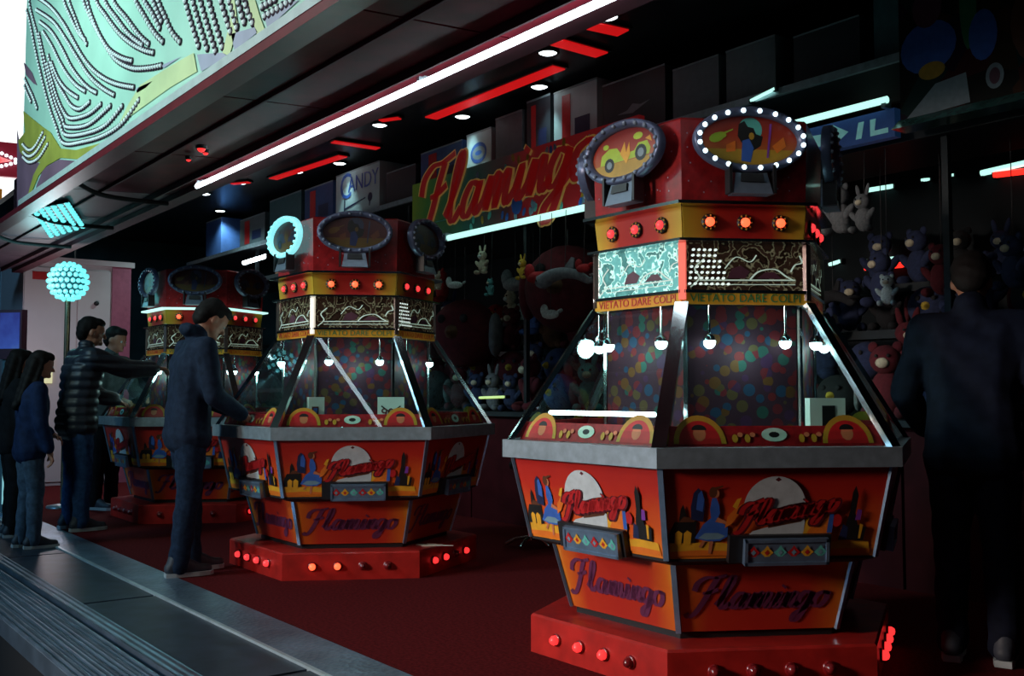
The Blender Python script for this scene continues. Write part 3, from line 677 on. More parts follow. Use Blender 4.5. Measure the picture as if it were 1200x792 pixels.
def coin_pusher(loc, label, cfg):
    root = tag(empty('coin_pusher', loc), label, 'coin pusher', 'hexagonal coin pusher machines')
    K = lambda name, key, fn, rz=0, parent=root: put(name, cached(key, fn), parent, None, rz)
    pl = K('plinth', 'plinth', lambda: hexprism([(.85, 0), (.85, .16), (.84, .17)]).mesh('plinth', [M['plinth_red']]))
    K('toe_recess', 'toe', lambda: hexprism([(.64, .17), (.64, .205)]).mesh('toe_recess', [M['black']]))
    K('body_core', 'bcore', lambda: hexprism([(.635, .2), (.715, .478), (.73, .50), (.80, .516), (.88, .87)]).mesh('body_core', [M['matte_black']]))
    K('underside', 'under', lambda: hexprism([(.75, .478), (.845, .505), (.848, .515)]).mesh('underside', [M['matte_black']]))
    K('deck', 'deck', lambda: hexprism([(.90, .90), (.90, .938)]).mesh('deck', [M['steel']]))
    hp = K('coin_heap', 'coins', coins_mesh); hp['kind'] = 'stuff'
    K('cabinet_core', 'core', lambda: hexprism([(.485, .938), (.485, 1.53), (.53, 1.535), (.53, 1.967)]).mesh('cabinet_core', [M['black']]))
    K('lower_cornice', 'corn2', lambda: hexprism([(.545, 1.79), (.585, 1.797), (.585, 1.808), (.55, 1.815)]).mesh('lower_cornice', [M['chrome']]))
    K('upper_cornice', 'corn1', lambda: hexprism([(.55, 1.945), (.605, 1.950), (.605, 1.964), (.55, 1.968)]).mesh('upper_cornice', [M['chrome']]))
    cr = K('crown', 'crown', lambda: hexprism([(.545, 1.967), (.555, 2.315), (.545, 2.325)]).mesh('crown', [M['crown_red']]))
    if cfg.get('cornice'): override([c for c in root.children if c.name.startswith('upper_cornice')][0], [cfg['cornice']])
    for k in range(6):
        rz = R_(60 * k); seen = k in (0, 1, 2, 5)
        for i in range(4):
            lit = cfg['plinth'].get(k, 'rrrr')[i]
            o = put('plinth_lamp', cached('plamp', plinth_lamp_mesh), pl, None, rz)
            p = Matrix.Rotation(rz, 3, 'Z') @ Vector((-.24 + i * .155, -.85 * c30, .085)); o.location = p
            if lit != 'r': override(o, [None, {'o': 'lens_orange', 'd': 'lens_dark', 'p': 'lens_pink'}[lit]])
        lo = K('lower_panel', 'lower', lambda: slab(*LO).mesh('lower_panel', [M['lower_print']]), rz)
        upn = K('upper_panel', 'upper', lambda: slab(*UP).mesh('upper_panel', [M['upper_print']]), rz)
        K('body_corner_strip', 'bstrip', lambda: post_mesh(.85, .512, .936, .875, .022, .012, 'body_corner_strip', 'blue_steel'), rz)
        K('lower_corner_strip', 'lstrip', lambda: post_mesh(.665, .197, .745, .48, .022, .012, 'lower_corner_strip', 'blue_steel'), rz)
        K('rail', 'rail', rail_mesh, rz)
        K('post', 'post', lambda: post_mesh(.945, .945, .555, 1.535, .058, .022, 'post', 'chrome'), rz)
        K('glass_pane', 'pane', lambda: slab(.925, .952, .552, 1.525, .006, .028).mesh('glass_pane', [M['glass']]), rz)
        K('inner_strip', 'instrip', inner_strip_mesh, rz)
        K('core_panel', 'cpanel', lambda: slab(.50, .94, .50, 1.53, .01, .012).mesh('core_panel', [M['core_print']]), rz)
        K('core_corner', 'ccorner', lambda: post_mesh(.505, .94, .505, 1.53, .018, .012, 'core_corner', 'chrome'), rz)
        K('pusher_shelf', 'pshelf', lambda: MB().bounds((-.22, -.60, .938), (.22, -.44, .985)).mesh('pusher_shelf', [M['steel']]), rz)
        ys = K('warning_strip', 'wstrip', lambda: slab(.552, 1.532, .552, 1.583, .012, .008).mesh('warning_strip', [M['yellow_strip']]), rz)
        pp = K('picture_panel', 'ppanel', lambda: slab(.545, 1.583, .545, 1.79, .012, .014).mesh('picture_panel', [M['pic_dark']]), rz)
        K('picture_rail', 'prail', lambda: MB().bounds((-.27, -.487, 1.579), (.27, -.474, 1.592)).mesh('picture_rail', [M['chrome']]), rz)
        ct = K('corner_light', 'ctrim', lambda: post_mesh(.545, 1.55, .545, 1.79, .030, .02, 'corner_light', 'corner_dim'), rz)
        if k in cfg['corner']: override(ct, [cfg['corner'][k]])
        bd = K('lamp_band', 'band', lambda: slab(.535, 1.815, .55, 1.945, .012, .004).mesh('lamp_band', [M['band_print']]), rz)
        if k in cfg['pic']: override(pp, [cfg['pic'][k]])
        for i, u in enumerate((-.155, 0, .155)):
            o = put('band_lamp', cached('blamp', lamp_mesh), bd, (u, -.543 * c30 - .001, 1.88))
            m = cfg['band'].get(k, 'lens_pink'); override(o, [None, None, m])
        if not seen: continue
        K('artwork', 'uart', upper_art, 0, upn)
        K('script_lettering', 'ltext', lower_text, 0, lo)
        K('tray_recess', 'thole', trayhole_mesh, rz); K('payout_tray', 'tray', tray_mesh, rz)
        put_text('warning_lettering', text_mesh('VIETATO DARE COLPI', .049, 'd_red' if k != 1 else 'd_green'), ys, (0, -.552 * c30 - .002, 1.557))
        K('road_outline', 'pdeco', pic_deco, 0, pp)
        if cfg['studs'] == k: K('bright_studs', 'studs', checker_studs, 0, pp)
        K('glitter_dots', 'cdots', crown_dots, rz, cr)
        for u in (-.165, .165):
            o = put('spot_lamp', cached('sstem', spot_mesh), root); o.rotation_euler.z = rz; o.location = Matrix.Rotation(rz, 3, 'Z') @ Vector((u, -.492, 1.372))
            put('lamp_bulb', cached('sbulb', spot_bulb), o)
        light_point('inner_light', tuple(Matrix.Rotation(rz, 3, 'Z') @ Vector((0, -.53, 1.33))), 1.7, (.62, .95, .92), root, .05)
        sg = empty('oval_sign', tuple(Matrix.Rotation(rz, 3, 'Z') @ Vector((0, -.535, 0))), rz); sg.parent = root
        put('bracket', cached('obr', oval_bracket), sg)
        fr = put('oval_frame', cached('oring', oval_ring), sg)
        op = put('oval_picture', cached(('oart', k % 2), lambda: oval_art('moon' if k % 2 else 'car')), sg)
        if not cfg.get('bright'): override(op, ['oval_unlit', 'unlit_ochre', 'unlit_blue', 'd_black', 'd_navy', 'unlit_ochre', 'unlit_blue', 'd_brown'][:len(op.material_slots)])
        n = 20; m = cfg['oval'].get(k, 'bulb_off')
        for j in range(n):
            a = 2 * math.pi * (j + .5) / n; o = put('oval_bulb', cached('odot', bulb_dot), sg, ((OVW - .019) * math.cos(a), -.042, OVZ + (OVH - .019) * math.sin(a)))
            if m != 'bulb_white': override(o, [m])
        if m == 'bulb_cyan': override(fr, ['ring_glow'])
    return root
C('oval_unlit', (.05, .010, .010), .35); C('unlit_ochre', (.09, .05, .008), .4); C('unlit_blue', (.025, .03, .06), .4)  # dark copies of the oval print; being unlit is put into the colour
M['ring_glow'] = glow('ring_glow', (.25, .80, .85), 1.0, (.3, .5, .5))
mach = [
    ((-3.26, 3.62, 0), 'big red hexagonal coin pusher with glowing bulb oval, nearest the camera',
     dict(bright=True, plinth={0: 'rrrd', 1: 'dddd', 2: 'rrrr'}, corner={0: 'corner_salmon'}, pic={0: 'pic_lit'}, band={1: 'lens_orange', 0: 'lens_pink', 2: 'lens_pink'}, oval={1: 'bulb_white'}, studs=1)),
    ((-6.41, 3.46, 0), 'middle red hexagonal coin pusher where a man in navy is playing',
     dict(plinth={0: 'pppp', 1: 'oodd', 2: 'rrdr'}, corner={0: 'corner_warm'}, pic={}, band={1: 'lens_orange'}, oval={0: 'bulb_cyan'}, studs=2)),
    ((-9.80, 3.62, 0), 'farthest red coin pusher, half hidden behind the standing man',
     dict(cornice='tube_cyan', plinth={0: 'dddd', 1: 'dddd'}, corner={}, pic={}, band={1: 'lens_orange'}, oval={}, studs=9))]
ROOTS = [coin_pusher(*m) for m in mach]
# white light bar behind the street-side glass of the nearest machine
f, L = fframe(.925, .952, .552, 1.525)
MB().tube([f(-.33, .155, -.03), (f(.33, .155, -.03))], .010, 8).obj('light_bar', 'tube_white', ROOTS[0])
# prizes standing on the decks
def prize_box(loc, dims, rz, mats, label, cat, extra=None):
    t = tag(empty('prize_box', loc, rz), label, cat)
    MB().bounds((-dims[0] / 2, -dims[1] / 2, 0), (dims[0] / 2, dims[1] / 2, dims[2])).obj('carton', mats[0], t)
    if extra: extra(t, dims)
    return t
C('card_white', (.62, .72, .68), .5, 0, .06, 8)
def face_at(i, k, R, u, z): return tuple(Vector(mach[i][0]) + Matrix.Rotation(R_(60 * k), 3, 'Z') @ Vector((u, -R, z)))
def dark_window(t, d): MB().bounds((-d[0] * .16, -d[1] / 2 - .003, .01), (d[0] * .2, -d[1] / 2, d[2] - .03)).obj('dark_window', 'black', t)
prize_box(face_at(0, 1, .64, .27, .938), (.15, .05, .20), R_(60), ['card_white'], 'white prize carton with dark centre inside the nearest machine', 'carton', dark_window)
def card90(t, d):
    put_text('printed_number', text_mesh('905', .085, 'd_maroon'), t, (0, -d[1] / 2 - .002, d[2] * .48))
    for a in (35, -35):
        mb = MB(); mb.box((0, 0, 0), (.15, .002, .008)); o = mb.obj('crossed_line', 'd_black', t, (0, -d[1] / 2 - .001, d[2] * .5)); o.rotation_euler.y = R_(a)
prize_box(face_at(1, 1, .66, .24, .938), (.17, .012, .20), R_(60), ['card_white'], 'white card printed with a red number inside the middle machine', 'card', card90)
def tall(t, d): MB().bounds((-d[0] * .3, -d[1] / 2 - .003, .03), (d[0] * .12, -d[1] / 2, d[2] - .06)).obj('printed_figure', 'd_maroon', t); MB().bounds((-d[0] * .2, -d[1] / 2 - .005, .10), (d[0] * .05, -d[1] / 2 - .001, d[2] - .07)).obj('printed_patch', 'd_blue', t)
prize_box(face_at(1, 1, .66, -.235, .938), (.10, .06, .20), R_(75), ['card_white'], 'tall white prize carton with red print inside the middle machine', 'carton', tall)

# ================================================================== PRIZE BOOTH BEHIND THE MACHINES
BX0, BX1 = -15.5, 1.0
C('booth_red', (.040, .004, .006), .6, 0, .25, 6, spec=.08)
bt = tag(empty('prize_counter', (0, 0, 0)), 'long dark red prize counter behind the coin pushers', 'counter')
for i in range(11):         # counter fronts, one board per bay
    x = BX0 + 1.5 * i; MB().bounds((x + .01, 5.55, 0), (x + 1.49, 5.60, .96)).obj('counter_board', 'booth_red', bt)
MB().bounds((BX0, 5.48, .96), (BX1, 5.95, 1.0)).obj('counter_top', 'shelf_dark', bt)
SHELF = [(5.95, 6.3, 1.25, 'lowest'), (6.3, 6.65, 1.60, 'middle'), (6.65, 7.1, 1.95, 'highest')]
for (a, b, z, nm) in SHELF:
    t = tag(empty('plush_shelf', (0, 0, 0)), nm + ' stepped shelf carrying plush toys behind the counter', 'shelf')
    MB().bounds((BX0, a, z - .05), (BX1, b, z)).obj('shelf_board', 'shelf_dark', t); MB().bounds((BX0, a - .012, z - .06), (BX1, a, z)).obj('shelf_lip', 'shelf_dark', t)
tag(MB().bounds((BX0, 7.1, 0), (BX1, 7.15, 2.75)).obj('wall_booth', 'wall_dark'), 'dark board wall behind the plush shelves', 'wall', kind='structure')
t = tag(empty('high_shelf', (0, 0, 0)), 'long high shelf full of prize cartons above the signs', 'shelf')
MB().bounds((BX0, 5.45, 3.14), (BX1, 6.2, 3.18)).obj('shelf_board', 'shelf_dark', t); MB().bounds((BX0, 5.42, 3.13), (BX1, 5.45, 3.18)).obj('shelf_edge', 'steel', t)
tag(MB().bounds((BX0, 6.2, 3.14), (BX1, 6.25, CZ)).obj('wall_upper', 'wall_dark'), 'dark board wall behind the prize cartons', 'wall', kind='structure')
for i in range(9):
    x = BX0 + .3 + i * 2.0; tag(MB().bounds((x - .02, 5.57, 1.0), (x + .02, 5.61, 3.14)).obj('trim_9', 'shelf_dark'), 'slim dark post between counter and high shelf', 'post', 'booth posts', 'structure')
tag(MB().bounds((BX0, 5.5, 2.66), (BX1, 5.56, 2.72)).obj('trim_10', 'shelf_dark'), 'dark rail behind the hanging signs', 'rail', kind='structure')

# the hanging script sign
SY = 5.34
sx0, sz0 = -8.75, 2.66; SW, SH = 3.25, .60
sg = tag(empty('script_sign', (sx0, SY, sz0)), 'green to red hanging sign with red script lettering', 'sign')
M['sign_print'] = ramp_mat('sign_print', 0, [(0, (.10, .13, .012)), (.12, (.03, .09, .02)), (.35, (.012, .05, .04)), (.52, (.05, .02, .02)), (.62, (.22, .012, .014)), (1, (.26, .012, .014))], noise=.25, rng=(0, 3.25), es=.20)
MB().bounds((0, 0, 0), (SW, .06, SH)).obj('board', 'sign_print', sg)
fS = lambda x, z, h: (x, -h, z)
mb = MB(); script_word(mb, fS, .10, .10, 2.75, .115, rise=.055, h=.010, hs=1.0); mb.obj('script_outline', C('sign_gold', (.50, .30, .08), .4, emit=(.5, .3, .08), es=.14), sg)
mb = MB(); script_word(mb, fS, .10, .10, 2.75, .075, rise=.055, h=.016, hs=1.0); mb.obj('script_lettering', C('sign_red', (.30, .010, .012), .4, emit=(.5, .02, .02), es=.10), sg)
r2 = random.Random(11); mb = MB(); it = []
for i in range(38): it.append((r2.randrange(5), ell(r2.uniform(.9, 3.15), r2.choice([r2.uniform(.03, .12), r2.uniform(.47, .57)]), .022, .04, 8, rot=r2.uniform(-25, 25))))
it += [(1, ell(.16, .08, .10, .07, 12)), (1, ell(1.75, .14, .08, .09, 10)), (0, ell(2.85, .48, .07, .06, 10))]
decals(mb, it, fS, .003); mb.obj('printed_figures', ['d_bluegrey', 'd_blue', 'd_ochre', 'd_grey', 'd_teal'], sg)['kind'] = 'stuff'
mb = MB(); ribbon(mb, [(.3, .17), (1.2, .15), (2.2, .2), (3.2, .3)], .02, fS, 0, .005); mb.obj('painted_line', 'd_teal', sg)
MB().tube([(.72, -.05, -.03), (3.2, -.05, -.03)], .028, 8).obj('sign_tube', 'tube_cyan', sg)
for x in (.72, 3.2): MB().box((x, -.05, -.02), (.04, .07, .07)).obj('tube_socket', 'steel', sg)
MB().bounds((-.02, -.015, -.012), (SW + .02, .07, 0)).obj('lower_frame', 'steel', sg)

# signs further right along the booth front
bs = tag(empty('blue_sign', (-4.95, SY, 2.66)), 'blue sign with pale arrows under a bright tube, right of the nearest machine', 'sign')
MB().bounds((0, 0, 0), (1.58, .06, .17)).obj('board', C('sign_blue', (.02, .05, .22), .4, emit=(.05, .18, .5), es=.05), bs)
mb = MB(); decals(mb, [(0, [(x, .02), (x + .22, .05), (x + .20, .0), (x + .34, .09), (x + .22, .16), (x + .22, .11), (x, .12)]) for x in (.05, .5, .93)] + [(0, [(1.32, .03), (1.36, .03), (1.38, .13), (1.34, .13)]), (0, [(1.42, .03), (1.54, .03), (1.54, .06), (1.45, .06), (1.46, .13), (1.42, .13)])], fS, .004)
mb.obj('arrow_print', C('arrow_teal', (.3, .6, .6), .4, emit=(.3, .8, .8), es=.12), bs)
MB().tube([(.0, -.04, .215), (1.56, -.04, .215)], .022, 8).obj('sign_tube', 'tube_cyan', bs)
for x in (.02, 1.54): MB().box((x, -.02, .2), (.03, .06, .06)).obj('tube_socket', 'steel', bs)
ps = tag(empty('picture_sign', (-3.30, SY - .05, 2.69)), 'dim painted picture board with glassy lower edge at the upper right', 'sign')
MB().bounds((0, 0, 0), (3.2, .05, .85)).obj('board', voronoi_print('poster_print', 4.5, [(.05, .012, .012), (.012, .012, .01), (.03, .018, .01), (.012, .03, .028), (.02, .01, .02), (.05, .02, .01)], dark=2, rough=.5), ps)
mb = MB(); decals(mb, [(0, ell(.18, .42, .17, .15)), (1, ell(.2, .28, .08, .05)), (2, [(.03, .03), (.42, .05), (.40, .22), (.22, .2)]), (3, ell(.18, .65, .09, .12)), (4, ell(.42, .62, .05, .28)), (0, ell(.50, .40, .08, .14)), (2, ell(1.28, .5, .13, .12)), (3, ell(1.30, .3, .14, .16)), (5, ell(.85, .4, .20, .26)), (2, ell(.56, .16, .05, .07)), (3, ell(.56, .16, .03, .045))], fS, .003)
mb.obj('printed_figures', ['d_blue', 'd_ochre', 'd_grey', 'd_plum', 'd_green', 'd_brown'], ps)['kind'] = 'stuff'
mb = MB(); mb.hexa([(0, -.10, -.03), (3.2, -.10, -.03), (3.2, .05, -.03), (0, .05, -.03), (0, -.02, .035), (3.2, -.02, .035), (3.2, .05, .035), (0, .05, .035)]); mb.obj('glass_edge', C('edge_glass', (.05, .14, .13), .15, .3), ps)

# tubes glowing deep in the booth at the right
def deep_tube(a, b, Y, r, mat, label):
    A, B = onY(*a, Y), onY(*b, Y); c = (A + B) / 2; t = tag(empty('wall_tube', c), label, 'light tube', 'tubes on the back board')
    MB().tube([A - c, B - c], r, 8).obj('glowing_tube', mat, t)
    for p in (A - c, B - c): MB().box(p + Vector((0, .02, 0)), (.03, .05, r * 2.6)).obj('socket', 'black', t)
deep_tube((1150, 203), (1215, 188), 7.05, .022, 'tube_cyan', 'white tube at the right edge above a red strip')
deep_tube((1165, 205), (1215, 199), 7.04, .022, 'tube_red', 'red strip under the white tube at the right edge')
deep_tube((1016, 223), (1047, 218), 7.05, .018, 'tube_cyan', 'short white tube above the plush beside the dark person')
deep_tube((1012, 306), (1050, 302), 7.05, .012, 'tube_cyan', 'thin white tube over the red bars by the dark person')
deep_tube((1014, 314), (1060, 310), 7.05, .022, 'tube_red', 'red bar under the thin white tube')
deep_tube((1080, 211), (1090, 210), 7.05, .012, 'tube_cyan', 'tiny white tube above the dark person, left one')
deep_tube((1108, 206), (1118, 205), 7.05, .012, 'tube_cyan', 'tiny white tube above the dark person, right one')
deep_tube((972, 310), (985, 306), 7.05, .016, 'tube_cyan', 'tiny white tube close to the nearest machine')
deep_tube((880, 118), (908, 104), 5.40, .012, 'tube_cyan', 'thin white tube above the glowing oval sign')
deep_tube((562, 466), (592, 465), 5.46, .012, 'tube_lime' if 'tube_lime' in M else M.setdefault('tube_lime', glow('tube_lime', (.6, .9, .2), .8)), 'thin lime tube on the counter between the machines')
deep_tube((286, 308), (312, 300), 5.40, .030, 'tube_white', 'short bright tube left of the cyan ring sign')

# cartons along the top shelf
def carton(x0, x1, h, mat, label, deco=None, y=5.5, dp=.45, z=3.181):
    t = tag(empty('shelf_carton', ((x0 + x1) / 2, y, z)), label, 'carton', 'cartons on the high shelf'); wd = abs(x1 - x0)
    MB().bounds((-wd / 2, 0, 0), (wd / 2, dp, h)).obj('carton_body', mat, t)
    MB().bounds((-wd / 2, -.004, h * .97), (wd / 2, 0, h)).obj('tape_seam', 'd_grey', t)
    if deco: deco(t, wd, h)
C('box_white', (.42, .55, .58), .5, 0, .08, 5); C('box_blue', (.03, .07, .20), .5); C('box_dark', (.02, .026, .035), .5); C('box_grey', (.10, .13, .15), .5); C('box_maroon', (.10, .02, .02), .5); C('box_teal', (.05, .12, .14), .5); C('box_yellow', (.30, .22, .02), .5); C('box_tan', (.26, .12, .06), .6)
def candy(t, wd, h):
    put_text('brand_lettering', text_mesh('C', .42, 'd_blue'), t, (-wd * .26, -.004, h * .66)); put_text('brand_lettering', text_mesh('ANDY', .25, 'd_blue'), t, (wd * .14, -.004, h * .68))
    mb = MB(); decals(mb, [(0, [(-wd * .3, h * .12), (-wd * .27, h * .12), (-wd * .27, h * .42), (-wd * .3, h * .42)]), (0, [(-wd * .27, h * .18), (wd * .2, h * .3), (wd * .2, h * .33), (-wd * .27, h * .22)]), (0, ell(wd * .3, h * .3, .05, .05)), (0, [(wd * .28, h * .12), (wd * .3, h * .12), (wd * .32, h * .3), (wd * .28, h * .3)])], fS, .003); mb.obj('printed_appliance', 'd_navy', t)
def oval_logo(t, wd, h):
    mb = MB(); decals(mb, [(0, ell(0, h * .55, wd * .33, h * .22)), (1, ell(0, h * .55, wd * .26, h * .14)), (0, ell(0, h * .55, wd * .14, h * .05))], fS, .003); mb.obj('printed_oval', ['d_blue', 'd_grey'], t)
def bars(t, wd, h):
    mb = MB(); decals(mb, [(0, [(-wd * .3, h * .1), (-wd * .1, h * .1), (-wd * .1, h * .9), (-wd * .3, h * .9)]), (1, [(.0, h * .2), (wd * .35, h * .2), (wd * .35, h * .5), (.0, h * .5)])], fS, .003); mb.obj('printed_blocks', ['d_red', 'd_navy'], t)
def bird_logo(t, wd, h):
    mb = MB(); decals(mb, [(0, [(-wd * .25, h * .4), (0, h * .36), (wd * .28, h * .5), (.05, h * .46)]), (0, [(-wd * .1, h * .42), (.0, h * .52), (wd * .12, h * .47)])], fS, .003); mb.obj('printed_swoosh', ['d_grey'], t)
carton(-10.72, -9.70, .53, 'box_white', 'big white appliance carton with blue lettering on the high shelf', candy)
carton(-11.55, -10.80, .50, 'box_blue', 'blue carton with red print left of the white appliance carton', bars)
carton(-12.6, -11.65, .52, 'box_teal', 'dull teal carton second left of the white appliance carton')
carton(-13.6, -12.75, .40, 'box_grey', 'low grey carton on the left part of the high shelf', bars)
carton(-14.9, -14.3, .55, 'box_blue', 'narrow blue carton at the far left end of the high shelf')
carton(-9.55, -8.95, .36, 'box_dark', 'low dark carton right of the white appliance carton')
carton(-8.85, -8.10, .44, 'box_blue', 'blue carton above the left end of the script sign', bars)
carton(-8.02, -7.62, .46, 'box_white', 'pale carton with a blue oval above the script sign', oval_logo)
carton(-7.55, -7.15, .52, 'box_grey', 'grey carton beside the pale oval carton')
carton(-7.08, -6.75, .57, 'box_dark', 'tall dark carton in the middle above the script sign', bars)
carton(-6.70, -6.15, .56, 'box_white', 'tall pale carton lit by a downlight above the script sign', bars)
carton(-6.08, -5.38, .47, 'box_dark', 'black carton with a grey winged mark beside the lit pale carton', bird_logo)
carton(-5.30, -4.85, .40, 'box_grey', 'grey carton right of the black winged carton')
carton(-4.78, -4.35, .40, 'box_grey', 'second grey carton right of the black winged carton')
carton(-4.2, -3.7, .34, 'box_dark', 'low dark carton above the glowing oval sign')
carton(-3.6, -3.1, .50, 'box_teal', 'teal carton above the blue arrow sign')
carton(-2.9, -2.3, .50, 'box_maroon', 'maroon carton above the dim picture board')
carton(-12.4, -11.9, .26, 'box_tan', 'tan parcel on the counter rail left of the cyan ring sign', None, 5.5, .3, 2.72)

# ------------------------------------------------------------------ plush toys
def plush_mats():
    for n, c in dict(maroon=(.085, .006, .012), red=(.32, .012, .014), brown=(.10, .045, .02), cream=(.55, .50, .36), white=(.60, .70, .68), blue=(.03, .07, .22), navy=(.02, .03, .08), teal=(.08, .28, .28), yellow=(.55, .38, .04),
                     pink=(.42, .05, .14), grey=(.14, .15, .16), orange=(.42, .12, .02), black=(.012, .012, .014), green=(.06, .20, .05)).items():
        C('plush_' + n, c, .95, 0, .25, 40, bump=.3)
plush_mats()
def pm_bear_body():
    mb = MB(); mb.ball((0, 0, .15), (.10, .085, .14), 12, 8)
    for s in (-1, 1):
        mb.ball((s * .095, -.06, .035), (.042, .085, .042), 8, 6); mb.ball((s * .105, -.03, .19), (.036, .04, .085), 8, 6, 0, Matrix.Rotation(s * .7, 3, 'Y'))
    return mb.mesh('body', [M['plush_brown']])
def pm_head(): return MB().ball((0, 0, 0), (.095, .085, .088), 12, 8).mesh('head', [M['plush_brown']])
def pm_ear(): return MB().ball((0, 0, 0), (.032, .018, .034), 8, 6).mesh('ear', [M['plush_brown']])
def pm_longear(): return MB().ball((0, 0, .05), (.026, .016, .085), 8, 6).mesh('ear', [M['plush_brown']])
def pm_muzzle(): return MB().ball((0, 0, 0), (.042, .03, .032), 8, 6).mesh('muzzle', [M['plush_cream']])
def pm_eye(): return MB().ball((0, 0, 0), .011, 6, 5).mesh('eye', [M['plush_black']])
def pm_bird_body(): return MB().ball((0, 0, .17), (.17, .16, .17), 16, 10).mesh('body', [M['plush_red']])
def pm_wing(): return MB().ball((0, 0, 0), (.03, .07, .11), 8, 6).mesh('wing', [M['plush_grey']])
def pm_beak(): return MB().lathe([(.04, 0), (.026, .03), (0, .06)], 8, 0, Matrix.Rotation(R_(90), 4, 'X')).mesh('beak', [M['plush_yellow']])
def pm_seal():
    mb = MB(); mb.ball((0, 0, .07), (.16, .08, .07), 12, 8); mb.ball((-.12, 0, .14), (.06, .06, .09), 10, 7); mb.ball((.18, 0, .11), (.05, .06, .02), 8, 5, 0, Matrix.Rotation(-.7, 3, 'Y'))
    return mb.mesh('body', [M['plush_white']])
def pm_dolphin():
    mb = MB(); mb.tube(catmull([(-.22, 0, .05), (-.12, 0, .10), (0, 0, .115), (.12, 0, .09), (.22, 0, .04), (.26, 0, .06)], 3), .065, 10, 0, True, True, .02); mb.ball((-.2, 0, .05), (.08, .055, .05), 10, 6)
    mb.hexa([(0, -.01, .16), (.08, -.01, .15), (.08, .01, .15), (0, .01, .16), (.06, -.004, .24), (.09, -.004, .23), (.09, .004, .23), (.06, .004, .24)]); mb.ball((.27, 0, .08), (.03, .09, .015), 8, 5)
    return mb.mesh('body', [M['plush_grey']])
ORD = ['first', 'second', 'third', 'fourth', 'fifth', 'sixth', 'seventh', 'eighth', 'ninth', 'tenth', 'eleventh', 'twelfth', 'thirteenth', 'fourteenth', 'fifteenth', 'sixteenth', 'seventeenth', 'eighteenth', 'nineteenth', 'twentieth']
def plush(kind, colr, loc, scale, rz, label):
    t = tag(empty('plush_' + kind, loc, rz), label, 'plush toy', 'plush toys on the prize shelves'); t.scale = (scale,) * 3
    cm = ['plush_' + colr]; P_ = lambda n, key, fn, par, l, m=None: override(put(n, cached(key, fn), par, l), m or cm)
    if kind in ('bear', 'rabbit'):
        P_('body', 'pb', pm_bear_body, t, (0, 0, 0)); h = P_('head', 'ph', pm_head, t, (0, -.02, .345))
        for s in (-1, 1):
            if kind == 'bear': P_('ear', 'pe', pm_ear, h, (s * .07, 0, .075))
            else: o = P_('ear', 'ple', pm_longear, h, (s * .045, .01, .07)); o.rotation_euler.y = s * .25
            P_('eye', 'pey', pm_eye, h, (s * .035, -.078, .022), ['plush_black'])
        P_('muzzle', 'pmz', pm_muzzle, h, (0, -.075, -.02), ['plush_cream' if colr != 'cream' else 'plush_white'])
    elif kind == 'bird':
        b = P_('body', 'pbb', pm_bird_body, t, (0, 0, 0)); P_('beak', 'pbk', pm_beak, b, (0, -.145, .17), ['plush_yellow'])
        for s in (-1, 1):
            P_('wing', 'pw', pm_wing, b, (s * .165, .0, .16), ['plush_grey' if s > 0 else 'plush_maroon'])
            o = P_('eye', 'pey', pm_eye, b, (s * .06, -.142, .235), ['plush_black']); o.scale = (2, 1.4, 2)
    elif kind == 'seal':
        P_('body', 'psl', pm_seal, t, (0, 0, 0))
        for s in (-1, 1): P_('eye', 'pey', pm_eye, t, (-.165, s * .025, .16), ['plush_black'])
    else:
        P_('body', 'pdl', pm_dolphin, t, (0, 0, 0))
        for s in (-1, 1): P_('eye', 'pey', pm_eye, t, (-.24, s * .045, .065), ['plush_black'])
    return t
sn = ['counter', 'lower', 'middle', 'top']
shelves = [(5.72, 1.0), (6.10, 1.25), (6.45, 1.60), (6.85, 1.95)]
pal = [['navy', 'blue', 'teal', 'grey', 'black', 'maroon'], ['maroon', 'black', 'navy', 'brown', 'maroon', 'grey', 'blue'], ['maroon', 'brown', 'black', 'red', 'navy', 'brown', 'grey'], ['white', 'yellow', 'black', 'red', 'cream', 'teal', 'black', 'orange', 'white', 'green']]
pr = random.Random(21)
for si, (y, z) in enumerate(shelves):
    for zone, x0, x1 in (('between the machines', -10.6 + .25 * si, -6.35), ('beside the dark person', -4.6, -2.3)):
        x = x0; cnt = 0
        while x < x1 and cnt < 20:
            sc = pr.uniform(.75, 1.15) if si < 3 else pr.uniform(.62, .95)
            if si == 2 and zone[0] == 'b' and zone[1] == 'e' and zone.startswith('between') and cnt in (3, 8): sc = .9
            kind = pr.choice(['bear', 'bear', 'rabbit', 'bird', 'bear']); colr = pr.choice(pal[si] if zone.startswith('betw') else ['black', 'navy', 'brown', 'black', 'maroon', 'navy']); wd = {'bear': .30, 'rabbit': .30, 'bird': .37}[kind] * sc  # toys by the dark person take darker colours, imitating the shade there
            plush(kind, colr, (x + wd / 2, y, z + .008 * sc), sc, R_(pr.uniform(-15, 40)), '%s plush %s, %s from the left on the %s shelf %s' % (colr, kind, ORD[cnt], sn[si], zone))
            x += wd + pr.uniform(.03, .07); cnt += 1
